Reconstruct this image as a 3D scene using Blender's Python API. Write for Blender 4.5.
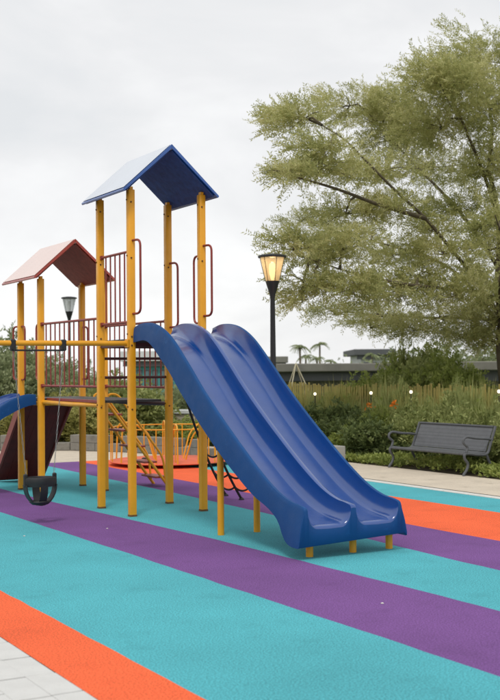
import bpy, math, random
import numpy as np
from mathutils import Vector, Matrix

for o in list(bpy.data.objects):
    bpy.data.objects.remove(o, do_unlink=True)
sc = bpy.context.scene
col = sc.collection
random.seed(7)
rng = np.random.default_rng(11)
R = math.radians

# ------------------------------------------------------------------ camera
EYE = 1.65
FPX, YAW, PITCH, ROLL = 1144.2, 0.51829, 0.018057, -0.008249     # focal length in pixels of a 500 x 700 picture
_f = Vector((math.sin(YAW)*math.cos(PITCH), math.cos(YAW)*math.cos(PITCH), math.sin(PITCH)))
_r = Vector((math.cos(YAW), -math.sin(YAW), 0))
_u = _r.cross(_f)
CR = _r*math.cos(ROLL) + _u*math.sin(ROLL)
CU = -_r*math.sin(ROLL) + _u*math.cos(ROLL)
cam = bpy.data.cameras.new('camera')
cam.sensor_fit = 'HORIZONTAL'
cam.sensor_width = 36.0
cam.lens = 36.0*FPX/500.0
cam.clip_start = 0.1
cam.clip_end = 3000
cam.dof.use_dof = True
cam.dof.focus_distance = 12.0
cam.dof.aperture_fstop = 4.5
camo = bpy.data.objects.new('camera', cam)
col.objects.link(camo)
camo.matrix_world = Matrix(((CR.x, CU.x, -_f.x, 0), (CR.y, CU.y, -_f.y, 0), (CR.z, CU.z, -_f.z, EYE), (0, 0, 0, 1)))
sc.camera = camo

def ray(x, y):
    return _f*FPX + CR*(x-250) + CU*(350-y)
def ground_at(x, y, z=0.0):
    d = ray(x, y)
    return Vector((0, 0, EYE)) + d*((z-EYE)/d.z)
def at(x, y, dist):
    d = ray(x, y)
    return Vector((0, 0, EYE)) + d*(dist/FPX)

# ------------------------------------------------------------------ world, sun, exposure
SUN_EL, SUN_AZ = R(58), R(215)
w = bpy.data.worlds.new('World')
sc.world = w
w.use_nodes = True
nt = w.node_tree
nt.nodes.clear()
out = nt.nodes.new('ShaderNodeOutputWorld')
sky = nt.nodes.new('ShaderNodeTexSky')
sky.sky_type = 'NISHITA'
sky.sun_disc = False
sky.sun_elevation = SUN_EL
sky.sun_rotation = SUN_AZ
bg1 = nt.nodes.new('ShaderNodeBackground')
bg1.inputs['Strength'].default_value = 0.08
nt.links.new(sky.outputs['Color'], bg1.inputs['Color'])
tc = nt.nodes.new('ShaderNodeTexCoord')
mp = nt.nodes.new('ShaderNodeMapping')
mp.inputs['Scale'].default_value = (1.0, 1.0, 1.9)
mp.inputs['Location'].default_value = (0.55, 0.1, 0.3)
nt.links.new(tc.outputs['Generated'], mp.inputs['Vector'])
nz = nt.nodes.new('ShaderNodeTexNoise')
nz.inputs['Scale'].default_value = 3.6
nz.inputs['Detail'].default_value = 6.0
nz.inputs['Roughness'].default_value = 0.52
nz.inputs['Distortion'].default_value = 0.35
nt.links.new(mp.outputs['Vector'], nz.inputs['Vector'])
cr = nt.nodes.new('ShaderNodeValToRGB')
cr.color_ramp.elements[0].position = 0.36
cr.color_ramp.elements[0].color = (0.79, 0.805, 0.82, 1)
cr.color_ramp.elements[1].position = 0.64
cr.color_ramp.elements[1].color = (1.0, 1.0, 1.0, 1)
e = cr.color_ramp.elements.new(0.48)
e.color = (0.865, 0.868, 0.875, 1)
nt.links.new(nz.outputs['Fac'], cr.inputs['Fac'])
bg2 = nt.nodes.new('ShaderNodeBackground')
bg2.inputs['Strength'].default_value = 1.0
nt.links.new(cr.outputs['Color'], bg2.inputs['Color'])
mx = nt.nodes.new('ShaderNodeMixShader')
mx.inputs['Fac'].default_value = 0.93
nt.links.new(bg1.outputs[0], mx.inputs[1])
nt.links.new(bg2.outputs[0], mx.inputs[2])
nt.links.new(mx.outputs[0], out.inputs['Surface'])

sd = bpy.data.lights.new('sun', 'SUN')
sd.energy = 1.45
sd.angle = R(14)
sd.color = (1.0, 0.96, 0.9)
so = bpy.data.objects.new('sun', sd)
col.objects.link(so)
sdir = Vector((math.sin(SUN_AZ)*math.cos(SUN_EL), math.cos(SUN_AZ)*math.cos(SUN_EL), math.sin(SUN_EL)))
so.rotation_euler = (-sdir).to_track_quat('-Z', 'Y').to_euler()
so.location = sdir*40

sc.view_settings.view_transform = 'Standard'
sc.view_settings.look = 'None'
sc.view_settings.exposure = 0.07
sc.view_settings.gamma = 1.0
sc.view_settings.use_curve_mapping = False

# ------------------------------------------------------------------ materials
def srgb(r, g, b):
    def f(c):
        c /= 255.0
        return c/12.92 if c <= 0.04045 else ((c+0.055)/1.055)**2.4
    return (f(r), f(g), f(b), 1.0)

def scale_col(c, k):
    return (min(1, c[0]*k), min(1, c[1]*k), min(1, c[2]*k), 1.0)

def material(name, base, rough=0.6, var=0.12, vscale=6.0, bump=0.0, bscale=60.0, metallic=0.0, coat=0.0,
             spots=None, spot_scale=20.0, spot_lo=0.62, spot_hi=0.72, spec=0.5, fine=0.0, fine_scale=250.0, rvar=0.0):
    m = bpy.data.materials.new(name)
    m.use_nodes = True
    n = m.node_tree.nodes
    l = m.node_tree.links
    b = n['Principled BSDF']
    b.inputs['Roughness'].default_value = rough
    b.inputs['Metallic'].default_value = metallic
    b.inputs['Specular IOR Level'].default_value = spec
    b.inputs['Coat Weight'].default_value = coat
    b.inputs['Coat Roughness'].default_value = 0.17
    b.inputs['Coat IOR'].default_value = 1.6
    t = n.new('ShaderNodeTexCoord')
    a = n.new('ShaderNodeTexNoise')
    a.inputs['Scale'].default_value = vscale
    a.inputs['Detail'].default_value = 5
    a.inputs['Roughness'].default_value = 0.6
    l.new(t.outputs['Object'], a.inputs['Vector'])
    r = n.new('ShaderNodeValToRGB')
    r.color_ramp.elements[0].position = 0.3
    r.color_ramp.elements[1].position = 0.7
    r.color_ramp.elements[0].color = scale_col(base, 1-var)
    r.color_ramp.elements[1].color = scale_col(base, 1+var)
    l.new(a.outputs['Fac'], r.inputs['Fac'])
    cur = r.outputs['Color']
    if fine > 0:
        fn = n.new('ShaderNodeTexNoise')
        fn.inputs['Scale'].default_value = fine_scale
        fn.inputs['Detail'].default_value = 2
        l.new(t.outputs['Object'], fn.inputs['Vector'])
        fr = n.new('ShaderNodeMapRange')
        fr.inputs['From Min'].default_value = 0.3
        fr.inputs['From Max'].default_value = 0.7
        fr.inputs['To Min'].default_value = 1-fine
        fr.inputs['To Max'].default_value = 1+fine
        l.new(fn.outputs['Fac'], fr.inputs['Value'])
        mu = n.new('ShaderNodeVectorMath')
        mu.operation = 'SCALE'
        l.new(cur, mu.inputs[0])
        l.new(fr.outputs['Result'], mu.inputs['Scale'])
        cur = mu.outputs['Vector']
    if spots is not None:
        sp = n.new('ShaderNodeTexNoise')
        sp.inputs['Scale'].default_value = spot_scale
        sp.inputs['Detail'].default_value = 6
        sp.inputs['Roughness'].default_value = 0.65
        l.new(t.outputs['Object'], sp.inputs['Vector'])
        mr = n.new('ShaderNodeMapRange')
        mr.inputs['From Min'].default_value = spot_lo
        mr.inputs['From Max'].default_value = spot_hi
        l.new(sp.outputs['Fac'], mr.inputs['Value'])
        mixn = n.new('ShaderNodeMix')
        mixn.data_type = 'RGBA'
        l.new(mr.outputs['Result'], mixn.inputs['Factor'])
        l.new(cur, mixn.inputs['A'])
        mixn.inputs['B'].default_value = spots
        cur = mixn.outputs['Result']
    l.new(cur, b.inputs['Base Color'])
    if rvar > 0:
        rr = n.new('ShaderNodeMapRange')
        rr.inputs['From Min'].default_value = 0.3
        rr.inputs['From Max'].default_value = 0.7
        rr.inputs['To Min'].default_value = max(0.02, rough-rvar)
        rr.inputs['To Max'].default_value = rough+rvar
        rn = n.new('ShaderNodeTexNoise')
        rn.inputs['Scale'].default_value = vscale*3
        rn.inputs['Detail'].default_value = 6
        l.new(t.outputs['Object'], rn.inputs['Vector'])
        l.new(rn.outputs['Fac'], rr.inputs['Value'])
        l.new(rr.outputs['Result'], b.inputs['Roughness'])
    if bump > 0:
        bn = n.new('ShaderNodeTexNoise')
        bn.inputs['Scale'].default_value = bscale
        bn.inputs['Detail'].default_value = 4
        l.new(t.outputs['Object'], bn.inputs['Vector'])
        bp = n.new('ShaderNodeBump')
        bp.inputs['Strength'].default_value = bump
        bp.inputs['Distance'].default_value = 0.01
        l.new(bn.outputs['Fac'], bp.inputs['Height'])
        l.new(bp.outputs['Normal'], b.inputs['Normal'])
    return m

def leaf_material(name, c1, c2, c3, rough=0.55, trans=0.35):
    m = bpy.data.materials.new(name)
    m.use_nodes = True
    n = m.node_tree.nodes
    l = m.node_tree.links
    b = n['Principled BSDF']
    b.inputs['Roughness'].default_value = rough
    b.inputs['Specular IOR Level'].default_value = 0.3
    g = n.new('ShaderNodeNewGeometry')
    r = n.new('ShaderNodeValToRGB')
    r.color_ramp.elements[0].color = c1
    r.color_ramp.elements[1].color = c3
    e = r.color_ramp.elements.new(0.5)
    e.color = c2
    t = n.new('ShaderNodeTexCoord')
    a = n.new('ShaderNodeTexNoise')
    a.inputs['Scale'].default_value = 1.1
    a.inputs['Detail'].default_value = 3
    l.new(t.outputs['Object'], a.inputs['Vector'])
    mr = n.new('ShaderNodeMapRange')
    mr.inputs['From Min'].default_value = 0.32
    mr.inputs['From Max'].default_value = 0.68
    l.new(a.outputs['Fac'], mr.inputs['Value'])
    mm = n.new('ShaderNodeMath')
    mm.operation = 'MULTIPLY_ADD'
    l.new(g.outputs['Random Per Island'], mm.inputs[0])
    mm.inputs[1].default_value = 0.5
    m2 = n.new('ShaderNodeMath')
    m2.operation = 'MULTIPLY'
    l.new(mr.outputs['Result'], m2.inputs[0])
    m2.inputs[1].default_value = 0.5
    l.new(m2.outputs[0], mm.inputs[2])
    l.new(mm.outputs[0], r.inputs['Fac'])
    l.new(r.outputs['Color'], b.inputs['Base Color'])
    tr = n.new('ShaderNodeBsdfTranslucent')
    l.new(r.outputs['Color'], tr.inputs['Color'])
    ms = n.new('ShaderNodeMixShader')
    ms.inputs['Fac'].default_value = trans
    l.new(b.outputs[0], ms.inputs[1])
    l.new(tr.outputs[0], ms.inputs[2])
    l.new(ms.outputs[0], n['Material Output'].inputs['Surface'])
    return m

def rubber(name, base):
    return material(name, base, rough=0.9, var=0.11, vscale=0.7, bump=0.6, bscale=130, spec=0.25, fine=0.42, fine_scale=90,
                    spots=scale_col(base, 0.66), spot_scale=2.6, spot_lo=0.55, spot_hi=0.95)

M = {}
M['teal'] = rubber('teal_rubber', srgb(80, 168, 178))
M['purple'] = rubber('purple_rubber', srgb(116, 77, 137))
M['orange'] = rubber('orange_rubber', srgb(234, 102, 60))
M['yellow'] = material('yellow_paint', srgb(226, 158, 26), rough=0.42, var=0.09, vscale=3.0, spots=srgb(120, 78, 20), spot_scale=14,
                       spot_lo=0.66, spot_hi=0.80, bump=0.06, bscale=40, rvar=0.12)
M['collar'] = material('brown_collar', srgb(104, 70, 30), rough=0.75, var=0.25, vscale=30)  # dark brown for the bands round the post feet and the bolts
M['red_rail'] = material('dark_red_paint', srgb(140, 54, 46), rough=0.4, var=0.15, vscale=9, spots=srgb(70, 40, 36), spot_scale=25)
M['brown_rail'] = material('brown_red_paint', srgb(84, 42, 38), rough=0.5, var=0.18, vscale=9)
M['blue_sheet'] = material('pale_blue_sheet', srgb(192, 200, 212), rough=0.25, var=0.04, vscale=2, coat=0.5, rvar=0.02)  # near-white tones for the sheets laid on top of the roof panels
M['red_sheet'] = material('pale_red_sheet', srgb(224, 192, 180), rough=0.25, var=0.04, vscale=2, coat=0.5, rvar=0.02)
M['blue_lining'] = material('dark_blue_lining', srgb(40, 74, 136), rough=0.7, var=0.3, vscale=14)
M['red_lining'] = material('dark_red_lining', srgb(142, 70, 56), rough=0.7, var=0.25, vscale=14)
M['blue_roof'] = material('blue_roof_panel', srgb(30, 84, 160), rough=0.3, var=0.10, vscale=3, coat=0.5, rvar=0.05, spots=srgb(70, 96, 140), spot_scale=7, spot_lo=.6, spot_hi=.9)
M['red_roof'] = material('red_roof_panel', srgb(166, 60, 46), rough=0.35, var=0.10, vscale=3, coat=0.5, rvar=0.05)
M['slide'] = material('blue_slide_plastic', srgb(4, 64, 136), rough=0.21, var=0.07, vscale=2.5, coat=0.6, rvar=0.06, spec=0.8, spots=srgb(20, 68, 130),
                      spot_scale=9, spot_lo=0.60, spot_hi=0.85, bump=0.05, bscale=14)
M['skirt'] = material('blue_matt_plastic', srgb(16, 70, 126), rough=0.5, var=0.07, vscale=2.5, spec=0.22, rvar=0.08, spots=srgb(34, 92, 152),
                      spot_scale=9, spot_lo=0.60, spot_hi=0.85, bump=0.12, bscale=70)
M['black'] = material('black_rubber', srgb(32, 33, 34), rough=0.6, var=0.2, vscale=12)
M['rope'] = material('black_rope', srgb(30, 30, 32), rough=0.85, var=0.3, vscale=60, bump=0.6, bscale=160)
M['chain'] = material('galvanised_chain', srgb(150, 152, 150), rough=0.45, var=0.2, vscale=30, metallic=0.6)
M['deck'] = material('dark_steel_deck', srgb(58, 58, 58), rough=0.6, var=0.2, vscale=12)
M['ramp'] = material('dark_red_board', srgb(112, 30, 26), rough=0.55, var=0.22, vscale=5)
M['lamp'] = material('black_metal', srgb(36, 37, 40), rough=0.45, var=0.15, vscale=10)
M['bench'] = material('grey_cast_metal', srgb(88, 90, 93), rough=0.5, var=0.14, vscale=18, metallic=0.15)
M['concrete'] = material('grey_concrete', srgb(150, 148, 142), rough=0.85, var=0.14, vscale=4, bump=0.3, bscale=50, spots=srgb(108, 104, 96), spot_scale=5, spot_lo=.55, spot_hi=.8)
M['stone_wall'] = material('weathered_wall', srgb(128, 124, 116), rough=0.9, var=0.25, vscale=6, bump=0.6, bscale=30, spots=srgb(80, 78, 72), spot_scale=6, spot_lo=.5, spot_hi=.75)
M['walk'] = material('pale_walkway', srgb(198, 186, 168), rough=0.9, var=0.10, vscale=2.2, bump=0.3, bscale=60, spots=srgb(150, 138, 120), spot_scale=3, spot_lo=.56, spot_hi=.8, fine=0.12, fine_scale=90)
M['kerb'] = material('white_kerb', srgb(208, 206, 200), rough=0.8, var=0.08, vscale=5, spots=srgb(150, 146, 138), spot_scale=9, spot_lo=.6, spot_hi=.8)
M['joint'] = material('dark_joint', srgb(92, 84, 74), rough=0.95, var=0.25, vscale=12)
M['paver'] = material('light_grey_paver', srgb(200, 200, 197), rough=0.85, var=0.06, vscale=5, bump=0.25, bscale=90, fine=0.06, fine_scale=160, spots=srgb(160, 158, 154), spot_scale=8, spot_lo=.6, spot_hi=.85)
M['paver2'] = material('pale_grey_paver', srgb(212, 211, 207), rough=0.85, var=0.06, vscale=4, bump=0.25, bscale=90, fine=0.06, fine_scale=160, spots=srgb(172, 170, 166), spot_scale=6, spot_lo=.6, spot_hi=.85)
M['bedding'] = material('joint_sand', srgb(88, 86, 82), rough=0.95, var=0.2, vscale=20)
M['soil'] = material('soil', srgb(74, 62, 46), rough=0.95, var=0.3, vscale=8, bump=0.6, bscale=30)
M['grass'] = material('far_grass', srgb(86, 98, 52), rough=0.95, var=0.3, vscale=1.5, bump=0.5, bscale=10)
M['bark'] = material('bark', srgb(84, 76, 58), rough=0.9, var=0.3, vscale=6, bump=0.6, bscale=18)
M['palm_bark'] = material('palm_bark', srgb(120, 108, 90), rough=0.9, var=0.2, vscale=6)
M['bamboo'] = material('bamboo_slat', srgb(150, 136, 74), rough=0.75, var=0.38, vscale=3)
M['pale_tube'] = material('pale_yellow_tube', srgb(206, 198, 168), rough=0.5, var=0.08, vscale=4)
M['far_concrete'] = material('far_concrete', srgb(122, 120, 112), rough=0.9, var=0.22, vscale=0.8)
M['far_dark'] = material('far_dark', srgb(84, 86, 88), rough=0.7, var=0.12, vscale=0.8)
M['far_white'] = material('far_white', srgb(206, 208, 208), rough=0.8, var=0.06, vscale=0.8)
M['far_glass'] = material('far_glass', srgb(96, 120, 126), rough=0.12, var=0.12, vscale=0.5)
M['teal_panel'] = material('teal_panel', srgb(72, 150, 148), rough=0.5, var=0.10, vscale=1)
M['platform'] = material('worn_orange_plate', srgb(214, 100, 66), rough=0.7, var=0.15, vscale=4)
M['carousel_red'] = material('red_plate', srgb(150, 62, 52), rough=0.5, var=0.12, vscale=4)
M['flower'] = leaf_material('orange_petal', srgb(206, 108, 30), srgb(232, 130, 40), srgb(240, 150, 60))
M['crown'] = leaf_material('tree_leaf', srgb(132, 140, 84), srgb(188, 188, 124), srgb(238, 232, 180), trans=0.55)
M['leaf_dark'] = leaf_material('dark_leaf', srgb(70, 86, 50), srgb(104, 118, 70), srgb(146, 156, 98))
M['leaf_mid'] = leaf_material('mid_leaf', srgb(112, 126, 70), srgb(150, 158, 96), srgb(188, 190, 128))
M['leaf_olive'] = leaf_material('olive_leaf', srgb(134, 138, 74), srgb(170, 168, 100), srgb(202, 196, 130))
M['leaf_lime'] = leaf_material('lime_leaf', srgb(112, 128, 60), srgb(142, 154, 78), srgb(176, 182, 106))
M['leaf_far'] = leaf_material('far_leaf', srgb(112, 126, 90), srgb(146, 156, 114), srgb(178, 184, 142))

def perforated(name, base, hole):
    m = material(name, base, rough=.5, var=.1, vscale=12, metallic=.1)
    n = m.node_tree.nodes
    l = m.node_tree.links
    b = n['Principled BSDF']
    src = b.inputs['Base Color'].links[0].from_socket
    t = n.new('ShaderNodeTexCoord')
    v = n.new('ShaderNodeTexVoronoi')
    v.inputs['Scale'].default_value = 42
    v.inputs['Randomness'].default_value = 0.0
    l.new(t.outputs['Object'], v.inputs['Vector'])
    mr = n.new('ShaderNodeMapRange')
    mr.inputs['From Min'].default_value = .30
    mr.inputs['From Max'].default_value = .36
    l.new(v.outputs['Distance'], mr.inputs['Value'])
    mi = n.new('ShaderNodeMix')
    mi.data_type = 'RGBA'
    l.new(mr.outputs['Result'], mi.inputs['Factor'])
    mi.inputs['A'].default_value = hole
    l.new(src, mi.inputs['B'])
    l.new(mi.outputs['Result'], b.inputs['Base Color'])
    return m
M['bench_mesh'] = perforated('perforated_grey_metal', srgb(98, 100, 103), srgb(70, 72, 72))

def emission_material(name, color, strength, base):
    m = bpy.data.materials.new(name)
    m.use_nodes = True
    b = m.node_tree.nodes['Principled BSDF']
    b.inputs['Base Color'].default_value = base
    b.inputs['Emission Color'].default_value = color
    b.inputs['Emission Strength'].default_value = strength
    b.inputs['Roughness'].default_value = 0.3
    return m
M['bulb'] = emission_material('warm_bulb', (1.0, 0.84, 0.60, 1), 2.2, (0.9, 0.85, 0.7, 1))
M['bulb_off'] = material('white_bulb', srgb(228, 228, 224), rough=0.3, var=0.02)
def glass_material(name, tint, alpha_mix):
    m = bpy.data.materials.new(name)
    m.use_nodes = True
    n = m.node_tree.nodes
    l = m.node_tree.links
    b = n['Principled BSDF']
    b.inputs['Base Color'].default_value = tint
    b.inputs['Roughness'].default_value = 0.12
    t = n.new('ShaderNodeBsdfTranslucent')
    t.inputs['Color'].default_value = tint
    tp = n.new('ShaderNodeBsdfTransparent')
    tp.inputs['Color'].default_value = tint
    m1 = n.new('ShaderNodeMixShader')
    m1.inputs['Fac'].default_value = 0.6
    l.new(b.outputs[0], m1.inputs[1])
    l.new(t.outputs[0], m1.inputs[2])
    m2 = n.new('ShaderNodeMixShader')
    m2.inputs['Fac'].default_value = alpha_mix
    l.new(m1.outputs[0], m2.inputs[1])
    l.new(tp.outputs[0], m2.inputs[2])
    l.new(m2.outputs[0], n['Material Output'].inputs['Surface'])
    return m
M['lantern_glass'] = glass_material('amber_glass', srgb(250, 238, 214), 0.6)
M['lantern_glass_clear'] = glass_material('clear_glass', srgb(250, 251, 252), 0.6)

# ------------------------------------------------------------------ mesh helpers
class MB:
    def __init__(s):
        s.v = []
        s.f = []
    def add(s, v, f):
        k = len(s.v)
        s.v += [tuple(p) for p in v]
        s.f += [tuple(i+k for i in q) for q in f]
        return s
    def box(s, x0, x1, y0, y1, z0, z1, bev=0.0, mat=None):
        if bev <= 0:
            v = [(x, y, z) for z in (z0, z1) for y in (y0, y1) for x in (x0, x1)]
            f = [(0, 2, 3, 1), (4, 5, 7, 6), (0, 1, 5, 4), (2, 6, 7, 3), (0, 4, 6, 2), (1, 3, 7, 5)]
        else:
            b = bev
            v, f = [], []
            rings = []
            for (z, k) in ((z0, b), (z0+b, 0), (z1-b, 0), (z1, b)):
                ring = [(x0+b+k*.0, y0+k, z), (x1-b, y0+k, z), (x1-k, y0+b, z), (x1-k, y1-b, z),
                        (x1-b, y1-k, z), (x0+b, y1-k, z), (x0+k, y1-b, z), (x0+k, y0+b, z)]
                rings.append(len(v))
                v += ring
            for i in range(3):
                a, c = rings[i], rings[i+1]
                for j in range(8):
                    f.append((a+j, a+(j+1) % 8, c+(j+1) % 8, c+j))
            f.append(tuple(rings[0]+j for j in range(7, -1, -1)))
            f.append(tuple(rings[3]+j for j in range(8)))
        if mat is not None:
            v = [mat @ Vector(p) for p in v]
        return s.add(v, f)
    def tube(s, pts, r, n=10, caps=True):
        pts = [Vector(p) for p in pts]
        m = len(pts)
        rr = r if isinstance(r, (list, tuple)) else [r]*m
        v, f = [], []
        t0 = (pts[1]-pts[0]).normalized()
        ref = Vector((0, 0, 1)) if abs(t0.z) < .9 else Vector((1, 0, 0))
        nx = t0.cross(ref).normalized()
        for i, p in enumerate(pts):
            if i == 0:
                t = t0
            elif i == m-1:
                t = (pts[i]-pts[i-1]).normalized()
            else:
                t = ((pts[i]-pts[i-1]).normalized()+(pts[i+1]-pts[i]).normalized())
                t = t.normalized() if t.length > 1e-6 else (pts[i+1]-pts[i]).normalized()
            nx = (nx - t*nx.dot(t)).normalized()
            ny = t.cross(nx)
            for j in range(n):
                a = 2*math.pi*j/n
                v.append(p + nx*(rr[i]*math.cos(a)) + ny*(rr[i]*math.sin(a)))
        for i in range(m-1):
            for j in range(n):
                f.append((i*n+j, i*n+(j+1) % n, (i+1)*n+(j+1) % n, (i+1)*n+j))
        if caps:
            f.append(tuple(range(n-1, -1, -1)))
            f.append(tuple((m-1)*n+j for j in range(n)))
        return s.add(v, f)
    def lathe(s, prof, n=24, c=(0, 0, 0), sx=1.0, sy=1.0):
        v, f = [], []
        m = len(prof)
        for (r, z) in prof:
            for j in range(n):
                a = 2*math.pi*j/n
                v.append((c[0]+r*sx*math.cos(a), c[1]+r*sy*math.sin(a), c[2]+z))
        for i in range(m-1):
            for j in range(n):
                f.append((i*n+j, i*n+(j+1) % n, (i+1)*n+(j+1) % n, (i+1)*n+j))
        f.append(tuple(range(n-1, -1, -1)))
        f.append(tuple((m-1)*n+j for j in range(n)))
        return s.add(v, f)
    def prism(s, prof, a, b):
        # prof: (x, z) outline in a plane, extruded in y from a to b
        n = len(prof)
        v = [(x, a, z) for x, z in prof]+[(x, b, z) for x, z in prof]
        f = [(i, (i+1) % n, n+(i+1) % n, n+i) for i in range(n)]
        f += [tuple(range(n-1, -1, -1)), tuple(range(n, 2*n))]
        return s.add(v, f)
    def mesh(s, name, smooth=True, angle=35):
        me = bpy.data.meshes.new(name)
        me.from_pydata([tuple(p) for p in s.v], [], s.f)
        me.update()
        if smooth:
            me.polygons.foreach_set('use_smooth', [True]*len(me.polygons))
            try:
                me.set_sharp_from_angle(angle=R(angle))
            except Exception:
                pass
        return me
    def build(s, name, mat, parent=None, smooth=True, loc=None, angle=35):
        me = s.mesh(name, smooth, angle)
        me.materials.append(M[mat] if isinstance(mat, str) else mat)
        return link(name, me, parent, loc)

def link(name, me, parent=None, loc=None, rz=0.0, sc_=None):
    o = bpy.data.objects.new(name, me)
    col.objects.link(o)
    if parent is not None:
        o.parent = parent
    if loc is not None:
        o.location = loc
    if rz:
        o.rotation_euler.z = rz
    if sc_ is not None:
        o.scale = sc_ if isinstance(sc_, (tuple, list)) else (sc_, sc_, sc_)
    return o

def tag(o, label, cat, group=None):
    o['label'] = label
    o['category'] = cat
    if group:
        o['group'] = group
    return o

def struct(o, label=None, kind='structure'):
    o['kind'] = kind
    if label:
        o['label'] = label
    return o

def thing(name, label, cat, loc=(0, 0, 0), rz=0.0, group=None):
    o = bpy.data.objects.new(name, None)
    o.empty_display_size = 0.2
    col.objects.link(o)
    o.location = loc
    o.rotation_euler.z = rz
    return tag(o, label, cat, group)

def copy_thing(src, loc, rz=0.0, s=None, label=None, group=None):
    c = src.copy()
    col.objects.link(c)
    c.location = loc
    c.rotation_euler.z = rz
    if s is not None:
        c.scale = s if isinstance(s, (tuple, list)) else (s, s, s)
    if label:
        c['label'] = label
    if group:
        c['group'] = group
    for ch in list(src.children):
        k = ch.copy()
        col.objects.link(k)
        k.parent = c
        for g in list(ch.children):
            q = g.copy()
            col.objects.link(q)
            q.parent = k
    return c

class T:
    """adds parts given in world coordinates to a thing whose Empty stands at loc"""
    def __init__(s, name, label, cat, loc=(0, 0, 0), group=None):
        s.o = thing(name, label, cat, loc, 0, group)
        s.l = Vector(loc)
    def part(s, name, mb, mat, parent=None, **k):
        mb.v = [tuple(Vector(p)-s.l) for p in mb.v]
        return mb.build(name, mat, parent or s.o, **k)

def rounded(pts, rad, seg=5):
    pts = [Vector(p) for p in pts]
    o = [pts[0]]
    for i in range(1, len(pts)-1):
        a = (pts[i-1]-pts[i])
        b = (pts[i+1]-pts[i])
        r = min(rad, a.length*.49, b.length*.49)
        p0 = pts[i]+a.normalized()*r
        p1 = pts[i]+b.normalized()*r
        for k in range(seg+1):
            t = k/seg
            o.append(p0*(1-t)**2+pts[i]*2*t*(1-t)+p1*t*t)
    o.append(pts[-1])
    return o

def spline(pts, n=8):
    pts = [Vector(p) for p in pts]
    P = [pts[0]*2-pts[1]]+pts+[pts[-1]*2-pts[-2]]
    o = []
    for i in range(1, len(P)-2):
        for k in range(n):
            t = k/n
            o.append(0.5*((2*P[i])+(P[i+1]-P[i-1])*t+(2*P[i-1]-5*P[i]+4*P[i+1]-P[i+2])*t*t+(3*P[i]-P[i-1]-3*P[i+1]+P[i+2])*t**3))
    o.append(pts[-1])
    return o

# ------------------------------------------------------------------ ground
def sheet(name, poly, z, mat, thick=0.0):
    mb = MB()
    n = len(poly)
    mb.add([(x, y, z) for x, y in poly], [tuple(range(n))])
    o = mb.build(name, mat, smooth=False)
    return struct(o)

# terrain: level round the playground, falling away behind the planting
gm = MB()
xs = [-400, -60, -20, 0, 8, 12, 16, 20, 26, 34, 45, 60, 120, 400]
ys = [-400, -60, -10, 0, 8, 16, 24, 27, 32, 40, 50, 70, 130, 400]
def terrain_z(x, y):
    d = max(max(0, x-18.5)/14.0, max(0, y-27)/16.0)
    t = min(1, d)
    return -0.06 - 1.5*t*t*(3-2*t)
gm.add([(x, y, terrain_z(x, y)) for y in ys for x in xs],
       [(j*len(xs)+i, j*len(xs)+i+1, (j+1)*len(xs)+i+1, (j+1)*len(xs)+i) for j in range(len(ys)-1) for i in range(len(xs)-1)])
struct(gm.build('ground', 'grass'))

YN, YF = -3.0, 19.95
E0 = [(2.19, YN), (2.19, YF)]
E1 = [(2.655, YN), (2.655, YF)]
E2 = [(4.22, YN), (4.20, 6.0), (4.19, 9.5), (4.16, 12), (4.06, YF)]
E3 = [(5.36, YN), (5.33, 6.8), (5.26, 10), (5.12, 12.5), (5.01, 14.3), (4.90, YF)]
E4 = [(6.30, YN), (6.42, 7.6), (6.50, 8.8), (6.72, 11.5), (6.80, 14), (6.90, YF)]
E5 = [(7.50, YN), (7.50, 9.5), (7.54, 11.0), (7.68, 14.5), (7.70, YF)]
E6 = [(9.00, YN), (8.98, 12), (8.90, 15), (8.86, YF)]
E7 = [(9.90, YN), (9.90, YF)]
def hand_laid(E, amp=.006, step=.22):
    o = []
    for (x0, y0), (x1, y1) in zip(E, E[1:]):
        k = max(1, int((y1-y0)/step))
        for i in range(k):
            t = i/k
            o.append((x0+(x1-x0)*t+random.uniform(-amp, amp), y0+(y1-y0)*t))
    o.append(E[-1])
    return o
E1, E2, E3, E4, E5, E6 = [hand_laid(E) for E in (E1, E2, E3, E4, E5, E6)]
for nm, a, b, m in (('ground_stripe', E0, E1, 'orange'), ('ground_stripe', E1, E2, 'teal'), ('ground_stripe', E2, E3, 'purple'),
                    ('ground_stripe', E3, E4, 'teal'), ('ground_stripe', E4, E5, 'purple'), ('ground_stripe', E5, E6, 'orange'),
                    ('ground_stripe', E6, E7, 'teal')):
    # rows at every y that either edge bends at, so the two stripes share their edge exactly
    yy = sorted(set([p[1] for p in a]+[p[1] for p in b]))
    def xat(E, y):
        for (x0, y0), (x1, y1) in zip(E, E[1:]):
            if y0-1e-6 <= y <= y1+1e-6:
                return x0+(x1-x0)*(y-y0)/(y1-y0)
    mb = MB()
    v = []
    for y in yy:
        v += [(xat(a, y), y, 0.0), (xat(b, y), y, 0.0)]
    mb.add(v, [(2*i, 2*i+1, 2*i+3, 2*i+2) for i in range(len(yy)-1)])
    struct(mb.build(nm, m, smooth=False))

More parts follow.
